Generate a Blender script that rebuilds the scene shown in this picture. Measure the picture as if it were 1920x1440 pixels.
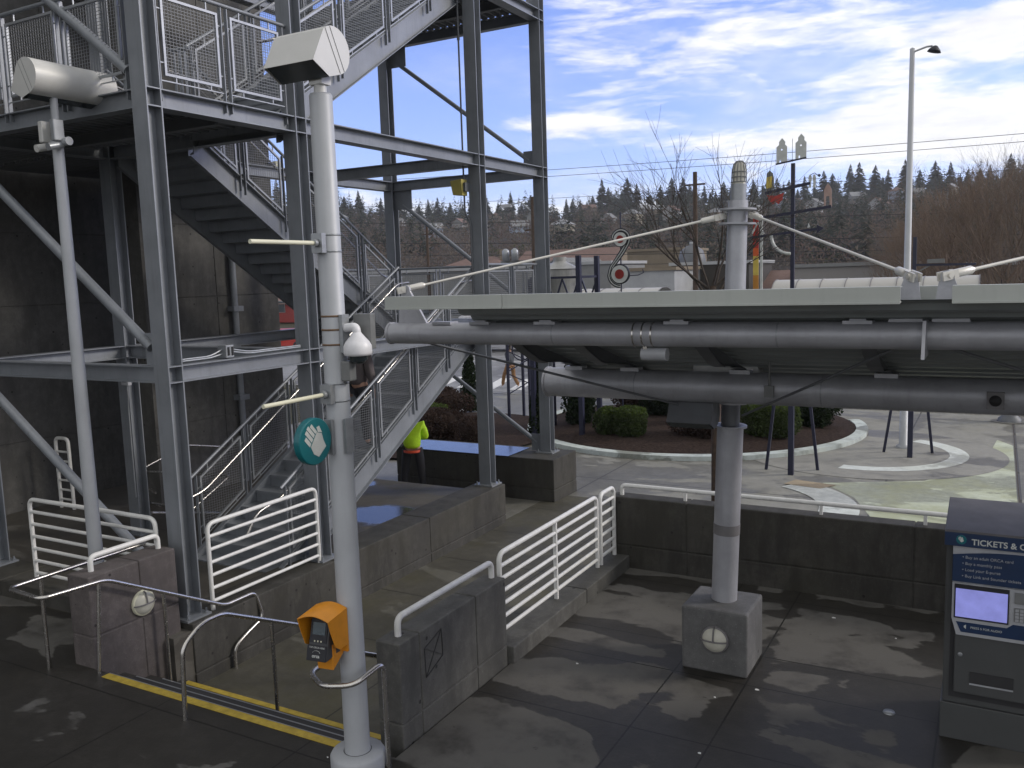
import bpy, math, random
from mathutils import Vector, Matrix, noise
R = math.radians
random.seed(7)
for o in list(bpy.data.objects): bpy.data.objects.remove(o)
scn = bpy.context.scene
C = scn.collection
# ---------------- camera ----------------
CAMH = 3.8
cd = bpy.data.cameras.new('camera'); cam = bpy.data.objects.new('camera', cd); C.objects.link(cam)
cd.sensor_fit = 'HORIZONTAL'; cd.sensor_width = 36.0; cd.lens = 36.0*1636.08/1920.0
cd.clip_start = 0.05; cd.clip_end = 6000
yaw, pit, rol = R(29.171), R(7.048), R(-1.833)
fwd = Vector((-math.sin(yaw)*math.cos(pit), math.cos(yaw)*math.cos(pit), -math.sin(pit)))
rt = Vector((math.cos(yaw), math.sin(yaw), 0)); up = rt.cross(fwd)
r2 = rt*math.cos(rol)+up*math.sin(rol); u2 = -rt*math.sin(rol)+up*math.cos(rol)
cam.matrix_world = Matrix.Translation((0, 0, CAMH)) @ Matrix((r2, u2, -fwd)).transposed().to_4x4()
scn.camera = cam
scn.view_settings.view_transform = 'Standard'; scn.view_settings.look = 'None'
scn.view_settings.exposure = 0.62; scn.view_settings.gamma = 1.0
# ---------------- sky ----------------
SUN_AZ, SUN_EL = 62.0, 27.0      # azimuth from +Y towards +X
w = bpy.data.worlds.new("World"); scn.world = w; w.use_nodes = True
nt = w.node_tree; nt.nodes.clear()
def N(nt, t, **k):
    n = nt.nodes.new(t)
    for a, b in k.items(): setattr(n, a, b)
    return n
def inp(nt, sock, v):
    if hasattr(v, 'is_linked') or isinstance(v, bpy.types.NodeSocket): nt.links.new(v, sock)
    else: sock.default_value = v
def M(nt, op, a, b=0.0, c=0.0, clamp=False):
    n = N(nt, 'ShaderNodeMath', operation=op); n.use_clamp = clamp
    inp(nt, n.inputs[0], a); inp(nt, n.inputs[1], b)
    if len(n.inputs) > 2: inp(nt, n.inputs[2], c)
    return n.outputs[0]
def MIX(nt, f, a, b, bt='MIX'):
    n = N(nt, 'ShaderNodeMix', data_type='RGBA', blend_type=bt)
    inp(nt, n.inputs[0], f); inp(nt, n.inputs[6], a); inp(nt, n.inputs[7], b)
    return n.outputs[2]
def RAMP(nt, f, stops, interp='LINEAR'):
    n = N(nt, 'ShaderNodeValToRGB'); n.color_ramp.interpolation = interp
    el = n.color_ramp.elements
    while len(el) > len(stops): el.remove(el[-1])
    while len(el) < len(stops): el.new(0.5)
    for e, (p, c) in zip(el, stops):
        e.position = p; e.color = c if len(c) == 4 else (*c, 1)
    inp(nt, n.inputs[0], f); return n.outputs[0]
def NOISE(nt, vec, scale, detail=4, rough=0.55, dist=0.0):
    n = N(nt, 'ShaderNodeTexNoise'); n.inputs['Scale'].default_value = scale
    n.inputs['Detail'].default_value = detail; n.inputs['Roughness'].default_value = rough
    n.inputs['Distortion'].default_value = dist
    nt.links.new(vec, n.inputs['Vector']); return n.outputs[0]
def SMOOTH(nt, v, lo, hi):
    n = N(nt, 'ShaderNodeMapRange', interpolation_type='SMOOTHSTEP'); inp(nt, n.inputs[0], v)
    n.inputs[1].default_value = lo; n.inputs[2].default_value = hi; return n.outputs[0]
sky = N(nt, 'ShaderNodeTexSky', sky_type='NISHITA'); sky.sun_disc = False
sky.sun_elevation = R(SUN_EL); sky.sun_rotation = R(SUN_AZ); sky.altitude = 50
sky.air_density = 1.0; sky.dust_density = 0.6; sky.ozone_density = 2.0
tc = N(nt, 'ShaderNodeTexCoord').outputs['Generated']
sep = N(nt, 'ShaderNodeSeparateXYZ'); nt.links.new(tc, sep.inputs[0])
X_, Y_, Z_ = sep.outputs
az = M(nt, 'MULTIPLY', M(nt, 'ARCTAN2', X_, Y_), 57.2958)
el = M(nt, 'MULTIPLY', M(nt, 'ARCSINE', Z_), 57.2958)
zc = M(nt, 'ADD', M(nt, 'MAXIMUM', Z_, 0.0), 0.07)
uv = N(nt, 'ShaderNodeCombineXYZ'); nt.links.new(M(nt, 'DIVIDE', X_, zc), uv.inputs[0]); nt.links.new(M(nt, 'DIVIDE', Y_, zc), uv.inputs[1])
n1 = NOISE(nt, uv.outputs[0], 0.42, 9, 0.60, 0.7)
n2 = NOISE(nt, uv.outputs[0], 1.7, 7, 0.62, 0.5)
ae = N(nt, 'ShaderNodeCombineXYZ'); nt.links.new(M(nt, 'MULTIPLY', az, 0.055), ae.inputs[0]); nt.links.new(M(nt, 'MULTIPLY', el, 0.26), ae.inputs[1])
n3 = NOISE(nt, ae.outputs[0], 2.2, 8, 0.6, 0.6)      # long low streaks near the horizon
n4 = NOISE(nt, ae.outputs[0], 7.0, 5, 0.6, 0.3)
def blob(a0, e0, wa, we, s):
    da = M(nt, 'DIVIDE', M(nt, 'SUBTRACT', az, a0), wa); de = M(nt, 'DIVIDE', M(nt, 'SUBTRACT', el, e0), we)
    d = M(nt, 'ADD', M(nt, 'MULTIPLY', da, da), M(nt, 'MULTIPLY', de, de))
    return M(nt, 'MULTIPLY', M(nt, 'EXPONENT', M(nt, 'MULTIPLY', d, -1.0)), s)
blobs = [(1.5, 7.6, 13, 2.1, 1.0), (-9, 4.3, 13, .9, -.5), (-27, 6.6, 9, 1.0, -.4), (-38, 9.5, 9, 4, -.5), (-7, 1.5, 30, 1.2, .35), (-25.5, 9.3, 6.5, 0.85, .62), (-16, 7.6, 10, 1.0, .35), (-20, 4.3, 9, 0.9, .60), (-38, 4.6, 12, 1.2, .5), (1.0, 12.5, 3.5, 1.3, .6),
         (-16.5, 12.8, 3.6, 1.7, .34), (-24.5, 14.2, 3.2, 2.6, .33), (-8, 13.5, 7, 1.2, .26), (-18, 17.5, 14, 1.8, .33), (-6, 10.5, 6, 1.2, .18), (30, 8, 26, 7, .5), (-28, 9.5, 5, .6, .2), (-5, 12.5, 7, 2.0, .30), (-14, 15.5, 9, 2.2, .26), (-22, 12.2, 3, 1.6, .22)]
bs = None
for b in blobs:
    v = blob(*b); bs = v if bs is None else M(nt, 'ADD', bs, v)
nn = M(nt, 'ADD', M(nt, 'MULTIPLY', M(nt, 'SUBTRACT', n3, 0.5), 1.35), M(nt, 'MULTIPLY', M(nt, 'SUBTRACT', n4, 0.5), 0.55))
nn = M(nt, 'ADD', nn, M(nt, 'MULTIPLY', M(nt, 'SUBTRACT', n2, 0.5), 0.5))
dens = SMOOTH(nt, M(nt, 'ADD', bs, nn), 0.14, 0.66)
wisp = M(nt, 'MULTIPLY', SMOOTH(nt, M(nt, 'ADD', n1, M(nt, 'MULTIPLY', M(nt, 'SUBTRACT', n2, 0.5), 0.35)), 0.42, 0.76), 0.66)
wisp = M(nt, 'MULTIPLY', wisp, SMOOTH(nt, M(nt, 'ABSOLUTE', M(nt, 'ADD', az, 46.0)), 4.0, 24.0))
high = M(nt, 'MULTIPLY', SMOOTH(nt, el, 18.0, 38.0), M(nt, 'ADD', 0.72, M(nt, 'MULTIPLY', SMOOTH(nt, n1, 0.35, 0.65), 0.28)))
dens = M(nt, 'MAXIMUM', dens, wisp)
hz = M(nt, 'MULTIPLY', SMOOTH(nt, M(nt, 'SUBTRACT', 6.0, el), 0.0, 5.0), 0.30)
skyc = MIX(nt, 1.0, sky.outputs[0], (0.110, 0.107, 0.160, 1), 'MULTIPLY')
skyc = MIX(nt, hz, skyc, (0.46, 0.58, 0.76, 1))
shade = M(nt, 'ADD', 0.66, M(nt, 'MULTIPLY', M(nt, 'ADD', n4, n2), 0.36))
cl = MIX(nt, 1.0, (0.70, 0.70, 0.715, 1), shade, 'MULTIPLY')
col = MIX(nt, M(nt, 'MULTIPLY', dens, 0.96), skyc, cl)
col = MIX(nt, high, col, (0.52, 0.515, 0.50, 1))     # unseen grey overhead, added to take the blue out of the ambient light
back = SMOOTH(nt, M(nt, 'ABSOLUTE', M(nt, 'SUBTRACT', M(nt, 'ABSOLUTE', M(nt, 'ADD', az, 20.0)), 180.0)), 125.0, 60.0)
col = MIX(nt, M(nt, 'MULTIPLY', back, 0.85), col, (0.62, 0.615, 0.60, 1))   # unseen grey behind the camera, added to lift the ambient fill
bg = N(nt, 'ShaderNodeBackground'); nt.links.new(col, bg.inputs[0]); bg.inputs[1].default_value = 1.0
nt.links.new(bg.outputs[0], N(nt, 'ShaderNodeOutputWorld').inputs[0])
sl = bpy.data.lights.new('sun', 'SUN'); sl.energy = 1.3; sl.angle = R(14); sl.color = (1.0, 0.93, 0.82)
so = bpy.data.objects.new('sun', sl); C.objects.link(so)
sd = Vector((math.sin(R(SUN_AZ))*math.cos(R(SUN_EL)), math.cos(R(SUN_AZ))*math.cos(R(SUN_EL)), math.sin(R(SUN_EL))))
so.rotation_euler = sd.to_track_quat('Z', 'Y').to_euler()

# ---------------- materials ----------------
def newmat(name):
    m = bpy.data.materials.new(name); m.use_nodes = True
    nt = m.node_tree; b = nt.nodes['Principled BSDF']; return m, nt, b
def objco(nt): 
    g = N(nt, 'ShaderNodeNewGeometry'); return g.outputs['Position']
def paint(name, col, rough=0.45, metal=0.0, var=0.12, scale=6.0, bump=0.0, stain=None, spec=0.5, grime=0.0):
    m, nt, b = newmat(name); p = objco(nt)
    n = NOISE(nt, p, scale, 6, 0.6)
    lo = tuple(c*(1-var) for c in col); hi = tuple(min(1, c*(1+var)) for c in col)
    c = RAMP(nt, n, [(0.3, lo), (0.7, hi)])
    if stain:
        s = SMOOTH(nt, NOISE(nt, p, scale*1.7, 8, 0.7), 0.60, 0.78)
        c = MIX(nt, M(nt, 'MULTIPLY', s, 0.6), c, (*stain, 1))
    if grime:
        mp = N(nt, 'ShaderNodeMapping'); mp.inputs['Scale'].default_value = (22, 22, 1.6); nt.links.new(p, mp.inputs[0])
        g = SMOOTH(nt, NOISE(nt, mp.outputs[0], 1.0, 5, 0.6), 0.5, 0.8)
        c = MIX(nt, M(nt, 'MULTIPLY', g, grime), c, (*[x*0.45 for x in col], 1))
    nt.links.new(c, b.inputs['Base Color'])
    b.inputs['Metallic'].default_value = metal
    nt.links.new(M(nt, 'ADD', rough-0.08, M(nt, 'MULTIPLY', NOISE(nt, p, scale*3, 4), 0.16)), b.inputs['Roughness'])
    b.inputs['Specular IOR Level'].default_value = spec
    if bump:
        bp = N(nt, 'ShaderNodeBump'); bp.inputs['Strength'].default_value = bump; bp.inputs['Distance'].default_value = 0.01
        nt.links.new(NOISE(nt, p, scale*9, 3), bp.inputs['Height']); nt.links.new(bp.outputs[0], b.inputs['Normal'])
    return m
def concrete(name, col, wet=0.5, spots=True, streak=0.5, patch=0.0, jx=(), jy=(), jw=0.012, moss=0.0, rough=0.75, jcol=0.25):
    m, nt, b = newmat(name); p = objco(nt)
    sp = N(nt, 'ShaderNodeSeparateXYZ'); nt.links.new(p, sp.inputs[0])
    n = NOISE(nt, p, 1.1, 8, 0.62, 0.4); f = NOISE(nt, p, 30, 4, 0.6)
    c = RAMP(nt, n, [(0.28, tuple(x*0.62 for x in col)), (0.5, col), (0.74, tuple(x*1.28 for x in col))])
    f2 = NOISE(nt, p, 6.5, 9, 0.72); c = MIX(nt, SMOOTH(nt, f2, 0.40, 0.64), MIX(nt, 0.5, c, tuple(x*0.45 for x in col)+(1,)), c)
    c = MIX(nt, M(nt, 'MULTIPLY', f, 0.65), c, tuple(x*0.58 for x in col)+(1,))
    gr = SMOOTH(nt, NOISE(nt, p, 90, 2, 0.5), 0.62, 0.75); c = MIX(nt, M(nt, 'MULTIPLY', gr, 0.35), c, tuple(min(1, x*2.2) for x in col)+(1,))
    rr = rough
    if streak:
        mp = N(nt, 'ShaderNodeMapping'); mp.inputs['Scale'].default_value = (3.2, 3.2, 0.9); nt.links.new(p, mp.inputs[0])
        s = SMOOTH(nt, NOISE(nt, mp.outputs[0], 1.0, 8, 0.7), 0.44, 0.62)
        c = MIX(nt, M(nt, 'MULTIPLY', s, streak), c, tuple(x*0.45 for x in col)+(1,))
        mp2 = N(nt, 'ShaderNodeMapping'); mp2.inputs['Scale'].default_value = (6.5, 6.5, 0.7); mp2.inputs['Location'].default_value = (9, 4, 2); nt.links.new(p, mp2.inputs[0])
        s2 = SMOOTH(nt, NOISE(nt, mp2.outputs[0], 1.0, 9, 0.75), 0.63, 0.76)
        c = MIX(nt, M(nt, 'MULTIPLY', s2, 0.55), c, tuple(min(1, x*2.0) for x in col)+(1,))
    if patch:   # drying patches on wet slabs
        mp = N(nt, 'ShaderNodeMapping'); mp.inputs['Scale'].default_value = (0.55, 1.0, 1); nt.links.new(p, mp.inputs[0])
        a = SMOOTH(nt, NOISE(nt, mp.outputs[0], 0.60, 10, 0.57, 0.9), 0.455, 0.480)
        a2 = SMOOTH(nt, NOISE(nt, p, 2.2, 8, 0.65), 0.22, 0.56)
        if jx or jy:
            dmin = None
            for ax, lst in ((0, jx), (1, jy)):
                for q in lst:
                    dq = M(nt, 'ABSOLUTE', M(nt, 'SUBTRACT', sp.outputs[ax], q)); dmin = dq if dmin is None else M(nt, 'MINIMUM', dmin, dq)
            nz_ = M(nt, 'ADD', M(nt, 'MULTIPLY', NOISE(nt, mp.outputs[0], 1.1, 10, 0.55, 0.5), 1.25), M(nt, 'MULTIPLY', SMOOTH(nt, dmin, 0.0, 0.42), 0.22))
            side = SMOOTH(nt, sp.outputs[0], -5.2, -3.6)     # the left half stays wet, the right half is drying
            a = SMOOTH(nt, M(nt, 'ADD', nz_, M(nt, 'MULTIPLY', side, 0.20)), 0.905, 0.935)
        pt = M(nt, 'MULTIPLY', a, a2)
        c = MIX(nt, M(nt, 'MULTIPLY', pt, patch), c, (col[0]*2.7, col[1]*2.8, col[2]*2.95, 1))
        sp2 = SMOOTH(nt, NOISE(nt, p, 9.0, 3, 0.6), 0.70, 0.76); c = MIX(nt, M(nt, 'MULTIPLY', sp2, 0.7), c, tuple(x*0.7 for x in col)+(1,))
        rr = M(nt, 'ADD', rough, M(nt, 'MULTIPLY', pt, 0.3))
    if moss:
        g = SMOOTH(nt, NOISE(nt, p, 0.8, 7, 0.65), 0.42, 0.66)
        c = MIX(nt, M(nt, 'MULTIPLY', g, moss), c, (col[0]*0.85, col[1]*0.83, col[2]*0.52, 1))
    if spots:
        v = N(nt, 'ShaderNodeTexVoronoi'); v.inputs['Scale'].default_value = 4.2; nt.links.new(p, v.inputs['Vector'])
        d = M(nt, 'ADD', v.outputs['Distance'], M(nt, 'MULTIPLY', f, 0.05))
        hole = M(nt, 'LESS_THAN', d, 0.10)
        c = MIX(nt, M(nt, 'MULTIPLY', hole, 0.85), c, tuple(x*0.15 for x in col)+(1,))
    j = None
    for ax, lst in ((0, jx), (1, jy)):
        for q in lst:
            jt = M(nt, 'LESS_THAN', M(nt, 'ABSOLUTE', M(nt, 'SUBTRACT', M(nt, 'ADD', sp.outputs[ax], M(nt, 'MULTIPLY', f, 0.012)), q+0.006)), jw*0.5)
            j = jt if j is None else M(nt, 'MAXIMUM', j, jt)
    if j is not None:
        c = MIX(nt, j, c, tuple(x*jcol for x in col)+(1,))
    nt.links.new(c, b.inputs['Base Color'])
    if isinstance(rr, float): rr = M(nt, 'ADD', rr-0.1, M(nt, 'MULTIPLY', n, 0.25))
    nt.links.new(rr, b.inputs['Roughness'])
    b.inputs['Specular IOR Level'].default_value = wet
    bp = N(nt, 'ShaderNodeBump'); bp.inputs['Strength'].default_value = 0.35; bp.inputs['Distance'].default_value = 0.004
    nt.links.new(f, bp.inputs['Height']); nt.links.new(bp.outputs[0], b.inputs['Normal'])
    return m
def flat(name, col, rough=0.6, metal=0.0, emit=0.0, alpha=None):
    m, nt, b = newmat(name); p = objco(nt)
    n = NOISE(nt, p, 9, 5, 0.6)
    c = RAMP(nt, n, [(0.3, tuple(x*0.88 for x in col)), (0.7, tuple(min(1, x*1.1) for x in col))])
    nt.links.new(c, b.inputs['Base Color']); b.inputs['Roughness'].default_value = rough; b.inputs['Metallic'].default_value = metal
    if emit: nt.links.new(c, b.inputs['Emission Color']); b.inputs['Emission Strength'].default_value = emit
    return m
def leafy(name, col, var=0.5, scale=0.9):
    m, nt, b = newmat(name); p = objco(nt)
    n = NOISE(nt, p, scale, 6, 0.7); n2_ = NOISE(nt, p, scale*14, 2)
    c = RAMP(nt, n, [(0.3, tuple(x*(1-var) for x in col)), (0.7, tuple(x*(1+var) for x in col))])
    c = MIX(nt, M(nt, 'MULTIPLY', n2_, 0.4), c, tuple(x*0.5 for x in col)+(1,))
    nt.links.new(c, b.inputs['Base Color']); b.inputs['Roughness'].default_value = 0.8; b.inputs['Specular IOR Level'].default_value = 0.2
    tr = N(nt, 'ShaderNodeBsdfTranslucent'); nt.links.new(c, tr.inputs['Color']); mx = N(nt, 'ShaderNodeMixShader'); mx.inputs[0].default_value = 0.45
    nt.links.new(b.outputs[0], mx.inputs[1]); nt.links.new(tr.outputs[0], mx.inputs[2]); nt.links.new(mx.outputs[0], nt.nodes['Material Output'].inputs[0])
    return m
STEEL = paint('steel_grey_paint', (0.205, 0.22, 0.24), 0.42, 0.25, 0.14, 2.2, 0.05, grime=0.35)
STEEL_D = paint('steel_dark_paint', (0.115, 0.122, 0.132), 0.55, 0.1, 0.15, 2.5, 0.05)
GALV = paint('galvanised_steel', (0.30, 0.315, 0.33), 0.40, 0.5, 0.12, 10, 0.03)
WIRE = paint('wire_mesh_steel', (0.20, 0.21, 0.22), 0.5, 0.4, 0.1, 9)
POLE = paint('silver_pole_paint', (0.36, 0.375, 0.395), 0.5, 0.1, 0.08, 2.4, 0.03, grime=0.15)
SILV = paint('canopy_silver_paint', (0.36, 0.365, 0.39), 0.46, 0.35, 0.14, 3.0, 0.25, grime=0.25)
FASC = paint('sage_fascia_paint', (0.38, 0.400, 0.375), 0.5, 0.0, 0.06, 2.0, grime=0.15)
DECK = paint('canopy_soffit_metal', (0.23, 0.25, 0.25), 0.5, 0.2, 0.12, 2.0)
LAMPH = paint('pale_lamp_housing', (0.52, 0.52, 0.50), 0.45, 0.1, 0.06, 3.0)
WHITE = paint('white_rail_paint', (0.63, 0.63, 0.61), 0.40, 0.0, 0.08, 7, grime=0.2)
INOX = paint('stainless_handrail', (0.52, 0.50, 0.47), 0.25, 0.95, 0.12, 14)
ROD = paint('pale_tie_rod', (0.62, 0.60, 0.55), 0.35, 0.4, 0.06, 8)
CREAM = paint('cream_plastic', (0.62, 0.61, 0.47), 0.5, 0.0, 0.06, 8)
CONC_W = concrete('wet_dark_concrete_wall', (0.066, 0.063, 0.056), 0.35, True, 0.9, moss=0.2)
CONC_P = concrete('pinkish_concrete_wall', (0.125, 0.110, 0.107), 0.3, True, 0.45)
CONC_G = concrete('grey_concrete_parapet', (0.120, 0.118, 0.110), 0.35, True, 0.6)
CONC_T = concrete('dark_tower_concrete', (0.125, 0.122, 0.115), 0.3, True, 0.6)
CONC_B = concrete('pedestal_concrete', (0.15, 0.15, 0.15), 0.35, True, 0.3)
PLATF = concrete('wet_platform_paving', (0.042, 0.039, 0.034), 0.28, False, 0.0, 0.9, jx=(-6.6, -4.9, -2.6, -1.92, -0.32, 1.2, 2.8), jy=(4.95, 6.5, 7.66, 8.32, 9.9), jw=0.016, rough=0.5)
RAMPF = concrete('mossy_ramp_paving', (0.088, 0.083, 0.066), 0.35, False, 0.0, 0.2, jx=(-5.9,), jy=(8.2, 9.7, 11.3, 12.9, 14.5), jw=0.02, moss=0.5, rough=0.6)
PODF = concrete('wet_podium_paving', (0.085, 0.078, 0.066), 0.35, False, 0.0, 0.2, jy=(11.0, 9.0), jw=0.02, rough=0.62)
PLAZA = concrete('plaza_paving', (0.178, 0.172, 0.150), 0.45, False, 0.0, 0.25, jx=(-7.5, -1.9, 0.5, 4, -10.5), jy=(17.2, 27.4, 30.0), jw=0.035, moss=0.15, rough=0.5)
PLAZA2 = concrete('plaza_smooth_band', (0.175, 0.168, 0.145), 0.5, False, 0.0, 0.3, rough=0.42)
PALE = concrete('pale_green_terrazzo', (0.33, 0.35, 0.27), 0.5, False, 0.0, 0.3, moss=0.5, rough=0.55)
KERBM = concrete('worn_pale_kerb', (0.29, 0.31, 0.29), 0.4, False, 0.0, 0.5, moss=0.2, rough=0.55)
PALE2 = concrete('pale_white_terrazzo', (0.47, 0.49, 0.46), 0.5, False, 0.0, 0.2, moss=0.15, rough=0.5)
TAN = concrete('tan_paving_band', (0.27, 0.22, 0.15), 0.4, False, 0.0, 0.2)
ASPH = concrete('asphalt', (0.16, 0.16, 0.165), 0.4, False, 0.0, 0.3, rough=0.65)
GROUND = leafy('rough_ground', (0.075, 0.07, 0.045), 0.5, 0.05)
MULCH = paint('red_brown_mulch', (0.036, 0.025, 0.021), 0.95, 0, 0.6, 14, 0.8, spec=0.1)
YEL = paint('worn_yellow_nosing', (0.40, 0.29, 0.04), 0.6, 0, 0.25, 12, 0.1, stain=(0.16, 0.12, 0.04))
BLACK = flat('black_grip', (0.025, 0.025, 0.027), 0.7)
ORANGE = paint('orange_reader_shell', (0.62, 0.24, 0.012), 0.45, 0, 0.08, 14)
TEAL = paint('teal_sign_face', (0.004, 0.125, 0.145), 0.35, 0, 0.06, 6)
SIGNW = flat('sign_pale_grey', (0.50, 0.52, 0.50), 0.4)
DARKP = flat('dark_plastic', (0.012, 0.013, 0.018), 0.55)
GREYP = flat('grey_plastic', (0.16, 0.165, 0.165), 0.45)
WHITEP = flat('white_plastic', (0.66, 0.66, 0.68), 0.4)
NAVY = paint('navy_sculpture_paint', (0.016, 0.018, 0.042), 0.45, 0, 0.12, 6)
BLUEG = flat('ticket_machine_blue', (0.008, 0.026, 0.075), 0.4)
TVMG = paint('ticket_machine_grey', (0.062, 0.065, 0.066), 0.5, 0.1, 0.06, 4)
TVMT = paint('ticket_machine_pale_grey', (0.15, 0.145, 0.148), 0.55, 0, 0.15, 5)
TVMS = flat('ticket_machine_silver', (0.34, 0.35, 0.37), 0.4)
SCREEN = flat('lit_violet_screen', (0.17, 0.18, 0.44), 0.3, 0, 0.65)
GLASSD = flat('dark_glass', (0.03, 0.04, 0.045), 0.12)
PANE = flat('house_window_glass', (0.05, 0.06, 0.07), 0.2)
LENS = flat('frosted_lens', (0.50, 0.49, 0.42), 0.35)
RUST = flat('rusty_strap', (0.16, 0.10, 0.06), 0.7)
WOODB = paint('creosoted_wood', (0.060, 0.040, 0.028), 0.85, 0, 0.4, 10, 0.5, grime=0.6)
BARK = paint('bark', (0.060, 0.048, 0.040), 0.9, 0, 0.3, 12, 0.4)
TWIG = flat('twigs_brown', (0.130, 0.105, 0.082), 0.9)
TWIGR = flat('twigs_reddish', (0.150, 0.108, 0.080), 0.9)
EVG = leafy('dark_evergreen_leaf', (0.020, 0.034, 0.014), 0.5, 2.5)
GREEN = leafy('box_shrub_leaf', (0.062, 0.088, 0.030), 0.5, 2.5)
GREENB = leafy('light_shrub_leaf', (0.075, 0.11, 0.022), 0.5, 2.5)
BROWNS = leafy('brown_shrub_twig', (0.060, 0.040, 0.032), 0.5, 2.5)
ROOFW = paint('white_barrel_roof', (0.40, 0.39, 0.36), 0.5, 0, 0.05, 1)
RED = flat('red_paint', (0.42, 0.03, 0.02), 0.4)
ORG = flat('orange_paint', (0.55, 0.10, 0.02), 0.4)
YELP = flat('yellow_paint', (0.55, 0.42, 0.08), 0.4)
WALLW = paint('white_wall', (0.33, 0.34, 0.35), 0.8, 0, 0.1, 1.0, grime=0.2)
WALLG = paint('grey_wall', (0.20, 0.205, 0.205), 0.8, 0, 0.1, 1.0, grime=0.2)
WALLT = paint('tan_wall', (0.20, 0.165, 0.12), 0.85, 0, 0.12, 1.0, grime=0.3)
ROOFR = paint('red_brown_shingle', (0.15, 0.095, 0.08), 0.85, 0, 0.15, 3)
ROOFG = paint('grey_shingle', (0.16, 0.165, 0.17), 0.85, 0, 0.15, 3)
HIVIS = paint('hi_vis_yellow', (0.50, 0.80, 0.02), 0.7, 0, 0.12, 8)
CLOTHD = flat('dark_cloth', (0.018, 0.018, 0.022), 0.85)
CLOTHG = flat('grey_fleece', (0.10, 0.085, 0.085), 0.9)
CLOTHT = flat('tan_cloth', (0.19, 0.10, 0.04), 0.85)
JACKB = flat('slate_jacket', (0.045, 0.05, 0.06), 0.8)
SKIN = flat('skin', (0.40, 0.23, 0.16), 0.55)
HAIR = flat('dark_hair', (0.02, 0.014, 0.01), 0.6)
PATCH = flat('road_white', (0.62, 0.62, 0.60), 0.6)
AMBER = paint('yellowed_lens_box', (0.42, 0.36, 0.10), 0.4, 0, 0.08, 10)
LITTER = flat('pale_litter', (0.7, 0.7, 0.68), 0.8)

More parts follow.
